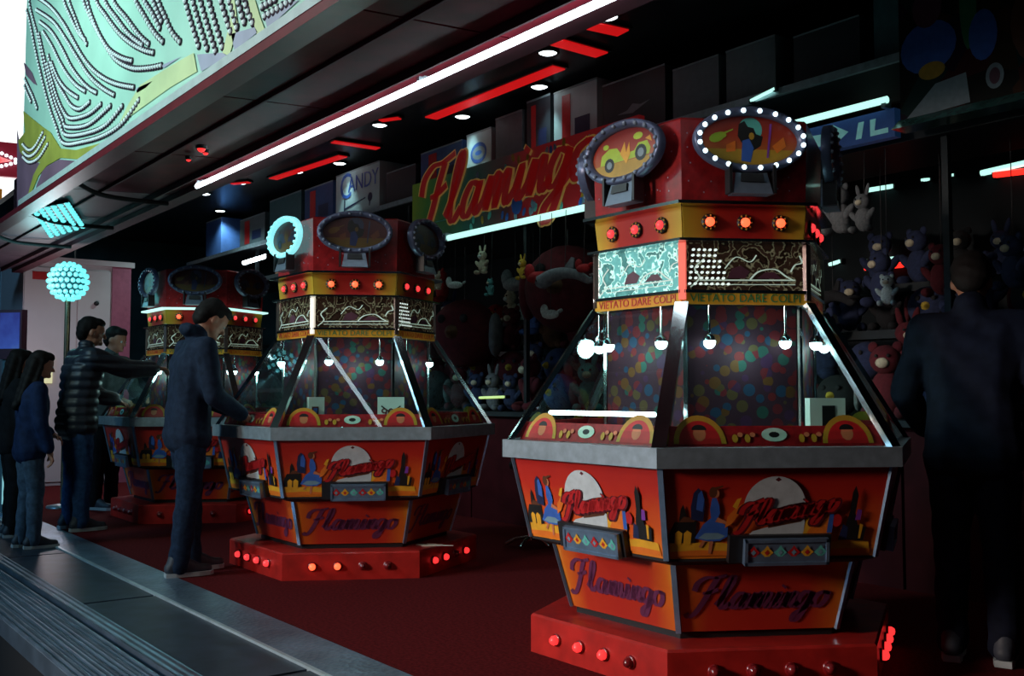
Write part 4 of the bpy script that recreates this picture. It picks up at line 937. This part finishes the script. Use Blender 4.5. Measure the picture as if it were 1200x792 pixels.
# the large ones that stand out
p = onY(655, 352, 5.62); big = plush('bird', 'maroon', (p.x, 5.72, 1.69), 2.25, R_(30), 'giant round dark red plush bird left of the nearest machine')
[override(c, ['plush_brown']) for b in big.children for c in b.children if c.name.startswith('beak')]
MB().tube([(0, 0, .33), (0, 0, .40)], .004, 5).obj('hanging_cord', 'black', big)
p = onY(535, 400, 5.62); big = plush('bird', 'maroon', (p.x, 5.72, 1.42), 2.0, R_(30), 'big round dark red plush bird right of the middle machine')
[override(c, ['plush_brown']) for b in big.children for c in b.children if c.name.startswith('beak')]
MB().tube([(0, 0, .33), (0, 0, .60)], .004, 5).obj('hanging_cord', 'black', big)
for px, py, kd, cl, sc, rz, lb in ((645, 366, 'seal', 'white', .55, 10, 'small bright white plush seal in front of the giant red bird'), (662, 322, 'dolphin', 'grey', 1.0, 20, 'grey plush dolphin lying on the giant red bird'),
                                   (632, 322, 'seal', 'red', .75, 25, 'crimson plush seal beside the grey dolphin'), (566, 315, 'rabbit', 'cream', .5, 10, 'tiny cream plush rabbit high between the machines'),
                                   (513, 335, 'bear', 'cream', .42, 10, 'tiny cream plush bear at the edge of the middle machine'), (533, 332, 'seal', 'white', .5, 40, 'tiny white plush seal right of the middle machine'),
                                   (613, 322, 'rabbit', 'yellow', .42, 0, 'tiny yellow plush rabbit left of the crimson seal'), (684, 312, 'seal', 'red', .5, 0, 'small bright red plush seal close to the nearest machine'),
                                   (575, 342, 'bear', 'teal', .36, 0, 'tiny teal plush bear in the middle of the display'), (1040, 350, 'bear', 'white', .42, 20, 'small white plush bear hanging beside the dark person'),
                                   (985, 262, 'bear', 'grey', .7, 0, 'cream plush bear dimmed to grey high right of the nearest machine'), (1012, 262, 'rabbit', 'grey', .55, 0, 'cream plush rabbit dimmed to grey high beside the dark person')):  # cream toys coloured grey for the dim light there
    p = onY(px, py, 5.46 if px > 900 or px < 630 else 5.24); t = plush(kd, cl, (p.x, p.y, p.z - .1 * sc), sc, R_(rz), lb)
    MB().tube([(0, .0, .1), (0, .02 / sc, (2.64 - t.location.z) / sc)], .003 / sc, 5).obj('hanging_cord', 'black', t)

# plush hanging in rows from the sign rail
hr_ = random.Random(5)
for zone, x0, x1, rws in (('between the machines', -9.55, -6.25, (('upper', 2.30, 5.86), ('middle', 1.90, 6.06))), ('beside the dark person', -4.35, -2.6, (('middle', 1.90, 6.06),))):
    for rn, z, y in rws:
        x = x0 + hr_.uniform(0, .2); cnt = 0
        while x < x1:
            if min(abs(x - onY(655, 352, 5.62).x) - .62, abs(x - onY(535, 400, 5.62).x) - .58) < 0: x += .2; continue
            sc = hr_.uniform(.75, 1.05); kd = hr_.choice(['bear', 'rabbit', 'bear', 'seal', 'dolphin']); cl = hr_.choice(['maroon', 'black', 'navy', 'brown', 'grey', 'maroon', 'blue', 'red', 'brown', 'teal'] if zone[1] == 'e' and zone.startswith('betw') else ['black', 'navy', 'black', 'maroon'])
            t = plush(kd, cl, (x, y + hr_.uniform(-.06, .06), z - .22 * sc + hr_.uniform(-.02, .05)), sc, R_(hr_.uniform(-20, 45)), '%s plush %s, %s from the left in the %s hanging row %s' % (cl, kd, ORD[cnt], rn, zone))
            MB().tube([(0, .0, .1), (0, .0, (2.7 - t.location.z) / sc)], .003 / sc, 5).obj('hanging_cord', 'black', t)
            x += hr_.uniform(.36, .46); cnt += 1
tag(MB().bounds((BX0, 5.7, 2.70), (BX1, 6.4, 2.72)).obj('trim_11', 'shelf_dark'), 'dark slatted board the hanging plush toys are tied to', 'board', kind='structure')

# ================================================================== PEOPLE
def cone_pts(p0, r0, p1, r1):
    pts = []
    for p, r in ((Vector(p0), r0), (Vector(p1), r1)):
        for i in range(1, 6):
            t = math.pi * i / 6
            for j in range(10):
                a = 2 * math.pi * j / 10; pts.append(p + Vector((math.sin(t) * math.cos(a), math.sin(t) * math.sin(a), math.cos(t))) * r)
        pts += [p + Vector((0, 0, r)), p - Vector((0, 0, r))]
    return pts
def ell_pts(c, r, M3=None):
    pts = []
    for i in range(0, 9):
        t = math.pi * i / 8
        for j in range(1 if i in (0, 8) else 12):
            a = 2 * math.pi * j / 12; v = Vector((r[0] * math.sin(t) * math.cos(a), r[1] * math.sin(t) * math.sin(a), r[2] * math.cos(t)))
            pts.append(Vector(c) + (M3 @ v if M3 is not None else v))
    return pts
def blob(name, prims, mat, parent, voxel=.014, smooth=4, disp=None):
    """one continuous skin grown over overlapping tapered volumes"""
    bm = bmesh.new()
    for pts in prims:
        vs = [bm.verts.new(p) for p in pts]; res = bmesh.ops.convex_hull(bm, input=vs)
        junk = [g for g in set(res['geom_interior']) | set(res['geom_unused']) if isinstance(g, bmesh.types.BMVert)]
        if junk: bmesh.ops.delete(bm, geom=junk, context='VERTS')
    me = bpy.data.meshes.new('tmp'); bm.to_mesh(me); bm.free()
    o = bpy.data.objects.new('tmp', me); COL.objects.link(o)
    md = o.modifiers.new('r', 'REMESH'); md.mode = 'VOXEL'; md.voxel_size = voxel
    sm = o.modifiers.new('s', 'SMOOTH'); sm.iterations = smooth; sm.factor = .5
    dg = bpy.context.evaluated_depsgraph_get(); me2 = bpy.data.meshes.new_from_object(o.evaluated_get(dg))
    bpy.data.objects.remove(o); bpy.data.meshes.remove(me)
    if disp:
        n = len(me2.vertices); co = np.empty(n * 3, 'f'); no = np.empty(n * 3, 'f'); me2.vertices.foreach_get('co', co); me2.vertices.foreach_get('normal', no)
        co = co.reshape(-1, 3); no = no.reshape(-1, 3); co += no * disp(co)[:, None]; me2.vertices.foreach_set('co', co.ravel())
    me2.polygons.foreach_set('use_smooth', [True] * len(me2.polygons)); me2.materials.clear(); me2.materials.append(M[mat]); me2.update(); me2.name = name
    return put(name, me2, parent)
def folds(amp, sc=1.0, seed=0):
    def f(co):
        x, y, z = co[:, 0], co[:, 1], co[:, 2]
        return amp * (np.sin(z * 38 * sc + 5 * np.sin(x * 9 + seed) + 4 * y * 6) * .5 + np.sin(z * 17 * sc + x * 23 + seed * 2 + y * 19) * .5)
    return f
def quilt(amp):
    def f(co): return amp * (np.abs(np.sin(co[:, 2] * 42)) ** .6 * 2 - 1)
    return f
C('skin', (.34, .14, .085), .55, 0, .1, 12); C('hair_dark', (.008, .006, .006), .7, 0, .3, 60, bump=.4, spec=.15)
C('eye_white', (.5, .5, .48), .3)
C('cloth_navy', (.013, .021, .042), .85, 0, .3, 26, bump=.25, spec=.12); C('cloth_puffer', (.014, .019, .032), .5, 0, .3, 18); C('cloth_black', (.008, .008, .010), .85, 0, .3, 20, bump=.2, spec=.12)
C('cloth_blue', (.010, .020, .060), .8, 0, .3, 20, bump=.2, spec=.12); C('cloth_grey', (.06, .075, .08), .85, 0, .25, 20, bump=.2, spec=.12); C('cloth_dark_blue', (.006, .008, .018), .85, 0, .3, 20, bump=.2, spec=.12)
C('denim_dark', (.013, .024, .050), .9, 0, .35, 34, bump=.25, spec=.12); C('denim_blue', (.024, .058, .14), .9, 0, .3, 34, bump=.25, spec=.12); C('denim_grey', (.055, .085, .13), .9, 0, .3, 34, bump=.25, spec=.12)
C('shoe_dark', (.030, .035, .05), .6, 0, .3, 25); C('sole_pale', (.36, .40, .42), .6)
def person(label, loc, rz, h, top, legs, hand_r, hand_l, bow=20, lean=.05, turn=0, long_hair=False, puffer=False, stance=.10, step=0., elbows=None, hood=False, collar=True, female=False, fine=True):
    t = tag(empty('person', loc, R_(rz)), label, 'person'); k = h / 1.75; V = lambda x, y, z: Vector((x, y, z)) * k
    sw = .165 if female else .185
    ly = lambda z: lean * max(0, (z - .95) / .5)
    pel, wai, che, nk = V(0, 0, .94), V(0, ly(1.1), 1.10), V(0, ly(1.3), 1.30), V(0, ly(1.46) + .01, 1.46)
    # head frame
    hb = V(0, ly(1.5) + .012, 1.515); Hm = Matrix.Rotation(R_(turn), 3, 'Z') @ Matrix.Rotation(-R_(bow), 3, 'X')
    H = lambda x, y, z: hb + Hm @ (Vector((x, y, z)) * k)
    sh = {1: V(sw, ly(1.41), 1.405), -1: V(-sw, ly(1.41), 1.405)}
    wr = {1: V(*hand_r), -1: V(*hand_l)}; el = {}
    for s in (1, -1):
        d = wr[s] - sh[s]; L1, L2 = .30 * k, .26 * k; dist = min(d.length, (L1 + L2) * .995); wr[s] = sh[s] + d.normalized() * dist
        a = (L1 * L1 - L2 * L2 + dist * dist) / (2 * dist); hgt = math.sqrt(max(0, L1 * L1 - a * a)); u = d.normalized()
        pole = Vector((s * .6, -.6, -1)); pole = (pole - u * pole.dot(u)).normalized(); el[s] = sh[s] + u * a + pole * hgt
    hip = {s: V(s * .088, 0, .90) for s in (1, -1)}; ank = {s: V(s * stance, s * step, .085) for s in (1, -1)}
    kne = {s: (hip[s] + ank[s]) / 2 + V(0, .025, .02) for s in (1, -1)}
    def torso(e, z0=.88):
        P = [cone_pts(V(-.07, 0, .95), (.10 + e) * k, V(.07, 0, .95), (.10 + e) * k), cone_pts(V(-.06, ly(1.12), 1.12), (.098 + e) * k, V(.06, ly(1.12), 1.12), (.098 + e) * k),
             cone_pts(V(-.075, ly(1.3), 1.3), (.108 + e) * k, V(.075, ly(1.3), 1.3), (.108 + e) * k), cone_pts(sh[-1] + V(.03, 0, -.005), (.062 + e) * k, sh[1] + V(-.03, 0, -.005), (.062 + e) * k)]
        q = [cone_pts(V(s * .065, 0, .95), (.10 + e) * k, V(s * .06, ly(1.12), 1.12), (.098 + e) * k) for s in (1, -1)] + [cone_pts(V(s * .06, ly(1.12), 1.12), (.098 + e) * k, V(s * .075, ly(1.3), 1.3), (.108 + e) * k) for s in (1, -1)] \
            + [cone_pts(V(s * .07, ly(1.3), 1.3), (.105 + e) * k, sh[s] + V(-s * .06, 0, -.01), (.065 + e) * k) for s in (1, -1)] + [cone_pts(V(0, 0, .95), (.1 + e) * k, V(0, ly(1.3), 1.3), (.105 + e) * k), cone_pts(V(0, ly(1.3), 1.3), (.10 + e) * k, nk, (.06 + e * .6) * k)]
        return P + q
    def arm(s, e, to=1.0):
        w2 = el[s].lerp(wr[s], to); return [cone_pts(sh[s], (.058 + e) * k, el[s], (.044 + e) * k), cone_pts(el[s], (.044 + e) * k, w2, (.031 + (.013 * (1 - to)) + e) * k)]
    def leg(s, e, to=1.0):
        a2 = kne[s].lerp(ank[s], to); return [cone_pts(hip[s], (.088 + e) * k, kne[s], (.058 + e) * k), cone_pts(kne[s], (.058 + e) * k, a2, (.042 + e) * k)]
    def hand(s):
        d = (wr[s] - el[s]).normalized(); side = Vector((s, 0, 0)); side = (side - d * side.dot(d)).normalized(); dn = d.cross(side) * s
        if dn.z > 0: dn = -dn
        kn = wr[s] + d * .085 * k; P = [cone_pts(wr[s], .028 * k, wr[s] + d * .03 * k, .028 * k), ]
        for q in (-1, 1): P.append(cone_pts(wr[s] + d * .025 * k, .018 * k, kn + side * q * .026 * k, .015 * k))
        P.append(cone_pts(kn - side * .026 * k, .015 * k, kn + side * .026 * k, .015 * k)); P.append(cone_pts(wr[s] + d * .03 * k, .02 * k, kn, .016 * k))
        for i, ln in enumerate((.066, .076, .070, .054)):
            b = kn + side * (-.030 + i * .020) * k; m_ = b + (d * .75 + dn * .45).normalized() * ln * .55 * k; e_ = m_ + (d * .35 + dn * .9).normalized() * ln * .5 * k
            P += [cone_pts(b, .0092 * k, m_, .0085 * k), cone_pts(m_, .0085 * k, e_, .0072 * k)]
        tb = wr[s] + d * .03 * k - side * .022 * k; tm = tb + (d * .6 - side * .75 + dn * .2).normalized() * .042 * k; te = tm + (d * .85 - side * .1 + dn * .5).normalized() * .034 * k
        P += [cone_pts(tb, .014 * k, tm, .011 * k), cone_pts(tm, .011 * k, te, .009 * k)]
        return P
    HB = lambda c, r: ell_pts(H(*c), [x * k for x in r], Hm)
    head = [HB((0, .02, .135), (.076, .096, .100)), HB((0, .045, .065), (.056, .062, .060)), HB((0, .095, .035), (.026, .022, .02)), cone_pts(H(0, .10, .125), .010 * k, H(0, .126, .088), .014 * k),
            cone_pts(H(-.03, .092, .142), .014 * k, H(.03, .092, .142), .014 * k), HB((-.078, .01, .11), (.010, .02, .032)), HB((.078, .01, .11), (.010, .02, .032)), cone_pts(H(-.018, .098, .053), .008 * k, H(.018, .098, .053), .008 * k),
            cone_pts(nk, .056 * k, H(0, 0, .06), .052 * k)]
    body = torso(-.008) + head
    for s in (1, -1): body += arm(s, 0) + hand(s) + leg(s, 0) + [cone_pts(ank[s], .04 * k, ank[s] + V(0, .10, -.05), .028 * k)]
    bo = blob('body', body, 'skin', t, .0075 if fine else .012, 2)
    for s in (-1, 1):
        MB().ball(H(s * .031, .098, .118), .0115 * k, 8, 6).obj('eye', 'eye_white', bo); MB().ball(H(s * .031, .1065, .118), .0055 * k, 6, 5).obj('iris', 'hair_dark', bo)
    e = .034 if puffer else .024
    hem = [cone_pts(V(-.075, 0, .86), (.108 + e) * k, V(.075, 0, .86), (.108 + e) * k), cone_pts(V(-.07, 0, .95), (.10 + e) * k, V(-.075, 0, .86), (.108 + e) * k), cone_pts(V(.07, 0, .95), (.10 + e) * k, V(.075, 0, .86), (.108 + e) * k), cone_pts(V(0, 0, .95), (.10 + e) * k, V(0, 0, .86), (.108 + e) * k)]
    jk = torso(e) + hem
    for s in (1, -1): jk += arm(s, e * .9, .90)
    if collar: jk += [cone_pts(nk + V(0, -.012, -.02), .078 * k, nk + V(0, .0, .045), .070 * k)]
    if hood: jk += [HB((0, -.075, -.03), (.095, .045, .045))]
    blob('jacket', jk, top, t, .014, 3, quilt(.009 * k) if puffer else folds(.0055 * k))
    tr = [cone_pts(V(-.06, 0, .94), .118 * k, V(.06, 0, .94), .118 * k)]
    for s in (1, -1): tr += leg(s, .020, .97) + [cone_pts(kne[s].lerp(ank[s], .6), .066 * k, ank[s] + V(0, .005, -.015), .066 * k)]
    blob('trousers', tr, legs, t, .014, 3, folds(.005 * k, 1.3, 3))
    for s in (1, -1):
        a = ank[s]; z = lambda y, zz: Vector((a.x, a.y + y * k, zz * k))
        so = blob('shoe', [cone_pts(z(-.045, .055), .042 * k, z(.12, .045), .036 * k), cone_pts(z(.11, .042), .036 * k, z(.185, .038), .030 * k), cone_pts(z(-.03, .07), .045 * k, z(-.02, .105), .046 * k), cone_pts(z(0, .1), .044 * k, z(.10, .055), .036 * k)], 'shoe_dark', t, .011, 2)
        out = [(-.035, -.075), (.03, -.08), (.042, -.02), (.04, .05), (.048, .12), (.04, .19), (.012, .22), (-.022, .21), (-.042, .17), (-.045, .11), (-.038, .04), (-.042, -.03)]
        mb = MB(); n = len(out); vs = [(a.x + x * k * s, a.y + y * k, zz * k) for zz in (.0015, .028) for x, y in out]
        mb.add(vs, [tuple(range(n))[::-1], tuple(range(n, 2 * n))] + [(i, (i + 1) % n, n + (i + 1) % n, n + i) for i in range(n)]); mb.obj('sole', 'sole_pale', so)
    hr = [HB((0, -.012, .165), (.088, .098, .088)), HB((0, -.05, .12), (.082, .062, .09)), HB((0, .05, .20), (.07, .062, .045))]
    if long_hair: hr += [cone_pts(H(-.05, -.055, .13), .05 * k, V(-.06, -.10, 1.30), .035 * k), cone_pts(H(.05, -.055, .13), .05 * k, V(.06, -.10, 1.30), .035 * k), cone_pts(H(0, -.07, .13), .055 * k, V(0, -.12, 1.26), .04 * k),
                          cone_pts(H(.078, .0, .15), .026 * k, V(.10, -.02, 1.34), .024 * k), cone_pts(H(-.078, .0, .15), .026 * k, V(-.10, -.02, 1.34), .024 * k)]
    blob('hair', hr, 'hair_dark', t, .011, 2, folds(.003, 3))
    return t
person('man in navy jacket and dark jeans bending his head over the middle machine', (-6.60, 2.33, .001), -2, 1.80, 'cloth_navy', 'denim_dark', (.17, .30, .99), (-.12, .34, 1.02), bow=36, lean=.05, stance=.095, step=-.07, hood=True)
person('man in quilted black jacket and blue jeans stretching an arm to the farthest machine', (-9.30, 2.32, .001), 6, 1.82, 'cloth_puffer', 'denim_blue', (.14, .60, 1.33), (-.22, .42, 1.05), bow=8, lean=.06, turn=-15, puffer=True, stance=.13)
person('person in dark top standing behind the farthest machine', (-10.86, 2.98, .001), -60, 1.84, 'cloth_grey', 'cloth_black', (.16, .36, 1.05), (-.18, .38, 1.05), bow=14, lean=.06, turn=10, fine=False)
person('long-haired person in blue jacket and grey jeans at the platform edge', (-8.42, 1.77, .001), 0, 1.48, 'cloth_blue', 'denim_grey', (.21, .12, .86), (-.18, .22, 1.0), bow=12, lean=.03, long_hair=True, female=True, stance=.085, step=.03)
person('person dressed all in black at the far left edge of the platform', (-9.18, 1.80, .001), 0, 1.52, 'cloth_black', 'cloth_black', (.20, .10, .84), (-.20, .10, .84), bow=5, lean=.02, long_hair=True, female=True, stance=.08, fine=False)
person('dark clothed person standing in shadow right of the nearest machine', (-2.38, 4.32, .001), 25, 1.80, 'cloth_dark_blue', 'cloth_dark_blue', (.22, .16, .92), (-.20, .22, .96), bow=28, lean=.06, fine=False)

# ================================================================== LEFT BACKGROUND
# white cash cabin at the end of the platform
cb = tag(empty('cash_cabin', (-14, 3.48, 0)), 'white boxy cabin behind the glowing bulb ball', 'cabin')
C('cabin_white', (.55, .48, .50), .5, 0, .06, 2); C('cabin_pink', (.36, .10, .16), .45)
MB().bounds((-1.4, -.66, 0), (0, .66, 2.85)).obj('walls', 'cabin_white', cb)
for y0, y1 in ((-.65, -.02), (-.005, .40)): MB().bounds((.0, y0, .05), (.02, y1, 2.78)).obj('wall_panel', 'cabin_white', cb)
MB().bounds((.0, .42, 0), (.03, .66, 2.85)).obj('side_strip', 'cabin_pink', cb)
MB().bounds((-1.45, -.70, 2.85), (.05, .70, 2.92)).obj('roof_rim', 'cabin_white', cb)
MB().bounds((.02, -.56, 2.62), (.03, -.25, 2.72)).obj('red_plate', 'd_red', cb)
MB().lathe([(.03, 0), (.03, .03), (0, .035)], 10, 0, Matrix.Translation((.02, .22, 2.35)) @ Matrix.Rotation(R_(90), 4, 'Y')).obj('vent_knob', 'black', cb)
MB().bounds((.02, -.60, 1.30), (.05, -.30, 1.65)).obj('lit_notice', glow('notice_yellow', (.8, .75, .25), .55), cb)
light_point('cabin_fill', (1.5, -.6, 1.7), 26, (.95, .80, .85), cb, .2)  # added fill light brightening the cabin front, no fixture
# ball of bulbs on a pole
gp = onY(80, 330, 2.69); gl = tag(empty('bulb_ball_lamp', (gp.x, 2.69, 0)), 'ball of glowing cyan bulbs on a slim metal pole', 'ball lamp')
gz = gp.z; MB().tube([(0, 0, 0), (0, 0, gz - .16)], .028, 10).obj('pole', C('brass', (.5, .42, .28), .25, .9), gl)
MB().lathe([(.16, 0), (.16, .02), (.05, .04)], 14).obj('foot', 'steel', gl)
sp = MB().ball((0, 0, gz), .165, 16, 12).obj('ball', 'bulb_shell' if 'bulb_shell' in M else C('bulb_shell', (.04, .10, .12), .4), gl)
bm_ = MB().ball((0, 0, 0), .024, 8, 6).mesh('globe_bulb', [M['bulb_cyan']])
for i in range(-4, 5):
    th = i * math.pi / 9.6; nn = max(1, int(21 * math.cos(th)))
    for j in range(nn):
        a = 2 * math.pi * (j + .5 * (i % 2)) / nn; put('globe_bulb', bm_, sp, (.19 * math.cos(th) * math.cos(a), .19 * math.cos(th) * math.sin(a), gz + .19 * math.sin(th)))
light_point('ball_glow', (.32, -.32, gz), 8, (.3, .9, .95), gl, .15)
# blue screen kiosk
kp = onY(14, 392, 2.1); kk = tag(empty('screen_kiosk', (kp.x, 2.1, 0), R_(40)), 'slim kiosk with blue screen and cyan light strip at the left edge', 'kiosk')
MB().bounds((-.13, -.03, 1.50), (.13, .05, 1.98)).obj('screen_case', C('case_red', (.14, .02, .04), .4), kk)
MB().bounds((-.11, -.036, 1.60), (.11, -.03, 1.95)).obj('screen', ramp_mat('screen_blue', 2, [(0, (.10, .20, .45)), (.4, (.05, .10, .42)), (1, (.03, .04, .25))], noise=.5, rng=(1.6, 2.2), es=.55), kk)
MB().bounds((-.10, 0, 0), (.10, .07, 1.50)).obj('column', C('kiosk_grey', (.16, .24, .26), .5), kk)
MB().bounds((-.055, -.012, .10), (-.03, 0, 1.46)).obj('light_strip', glow('strip_cyan', (.35, .85, .9), .55), kk)
MB().bounds((-.22, -.12, 0), (.22, .16, .03)).obj('foot_plate', 'steel', kk)
# bright ride sign across the fairground, past the end of the awning
rp_ = Vector((0, 0, CAM_H)) + ray(-30, 130) * 21; rs = tag(empty('ride_sign', (rp_.x, rp_.y, -.45), R_(YAW + 27)), 'blazing white sign panels with red arrow band far beyond the awning', 'ride sign')
zz = lambda py: CAM_H + (463 - py) / 1200 * 21 + .45
M['sign_blaze'] = glow('sign_blaze', (.93, .99, 1.0), 1.6)
MB().bounds((-1.6, 0, zz(163)), (1.0, .25, zz(-60))).obj('upper_panel', 'sign_blaze', rs); MB().bounds((-1.6, 0, zz(262)), (1.0, .25, zz(206))).obj('lower_panel', 'sign_blaze', rs)
MB().bounds((-1.6, -.03, zz(205)), (1.0, .25, zz(164))).obj('red_band', C('band_red', (.16, .012, .03), .4, emit=(.5, .03, .06), es=.25), rs)
mb = MB(); decals(mb, [(0, [(.15, zz(195)), (.72, zz(186)), (.15, zz(176))])], lambda x, z, h: (x, -.03 - h, z), .01); mb.obj('arrow', glow('arrow_red', (1, .03, .03), 1.0), rs)
sb_ = MB().ball((0, 0, 0), .035, 6, 5).mesh('arrow_bulb', [M['bulb_white']])
for i in range(9):
    for s in (-1, 1): put('arrow_bulb', sb_, rs, (.1 + i * .085, -.07, zz(186) + s * .30 * (1 - i / 9.)))
MB().bounds((.2, -.2, zz(262)), (.55, -.05, zz(222))).obj('orange_figure', C('fig_orange', (.6, .2, .02), .5, emit=(.6, .25, .02), es=.3), rs)
for x in (-1.2, .6): MB().tube([(x, .12, 0), (x, .12, zz(260))], .09, 8).obj('mast', 'steel', rs)

# ================================================================== SMALL THINGS ON THE CARPET
st = onZ(622, 640, 0); t = tag(empty('bar_stool', (st.x, st.y, 0)), 'chrome-footed stool standing behind the nearest machine', 'stool')
mb = MB()
for j in range(5):
    a = R_(72 * j + 10); mb.tube([(0, 0, .075), (.12 * math.cos(a), .12 * math.sin(a), .055), (.19 * math.cos(a), .19 * math.sin(a), .016)], .014, 6)
mb.obj('star_foot', 'chrome', t); MB().lathe([(.03, .05), (.024, .10), (.02, .58)], 10).obj('stem', 'chrome', t)
MB().lathe([(.0, .58), (.16, .585), (.17, .62), (.15, .66), (0, .67)], 16).obj('seat', 'black', t)
ar = onZ(545, 617, .172); MB_ = MB()
t = tag(MB().add([(x * 1.0, y, z) for z in (0, .004) for x, y in ((-.12, -.02), (-.05, -.02), (-.07, -.06), (.13, 0), (-.07, .06), (-.05, .02), (-.12, .02))], [(6, 5, 4, 3, 2, 1, 0), (7, 8, 9, 10, 11, 12, 13)] + [(i, (i + 1) % 7, 7 + (i + 1) % 7, 7 + i) for i in range(7)]).obj('glare_arrow', C('glare_cream', (.85, .85, .72), .6, emit=(.85, .85, .7), es=.0), None, (-5.70, 3.66, .1715), R_(40)), 'arrow of reflected glare on the middle machine plinth, made as a pale card', 'card')  # reflected glare on the plinth, modelled as a pale flat card
# small grey speaker box standing by the counter between the machines
bp_ = onZ(551, 592, 0); t = tag(empty('floor_cabinet', (bp_.x, 5.3, 0), 0), 'small grey cabinet standing on the carpet before the counter', 'cabinet')
MB().bounds((-.14, -.12, 0), (.14, .12, .42)).obj('case', 'box_grey', t); MB().bounds((-.10, -.127, .20), (.10, -.12, .38)).obj('dark_grille', 'black', t)

# grid of cyan bulbs set under the end of the awning
q = [onZ(41, 243, 2.70), onZ(79, 235, 2.70), onZ(97, 262, 2.70), onZ(60, 273, 2.70)]; c = sum(q, Vector()) / 4
t = tag(empty('bulb_grid', (c.x, c.y, 2.69)), 'slanted grid of glowing cyan bulbs under the end of the awning', 'light panel')
bd = [((p - c) * 1.06) for p in q]
MB().hexa([(p.x, p.y, -.012) for p in bd] + [(p.x, p.y, .0) for p in bd]).obj('backing_plate', 'bulb_shell', t)
gm = MB().ball((0, 0, 0), (.024, .024, .018), 8, 6).mesh('grid_bulb', [M['bulb_cyan']])
for i in range(6):
    for j in range(10):
        p = q[0].lerp(q[1], i / 5).lerp(q[3].lerp(q[2], i / 5), j / 9) - c; put('grid_bulb', gm, t, (p.x, p.y, -.018))

for px, py, r, lb in ((221, 184, .016, 'smallest red soffit reflection, added as a glowing bead'), (236, 171, .026, 'larger red soffit reflection, added as a glowing bead'), (241, 176, .018, 'middle red soffit reflection beside the larger one, added as a glowing bead')):
    p = onZ(px, py, 2.70); t = tag(empty('red_glint', (p.x, p.y, 2.685)), lb, 'reflection glint', 'red soffit reflections')
    MB().lathe([(r * 1.3, .02), (r * 1.3, .0), (r, -.004)], 10).obj('socket', 'black', t); MB().lathe([(r, -.003), (r * .7, -r * .7), (0, -r)], 10).obj('lens', 'lens_red', t)  # red reflections in the soffit, built as small glowing beads
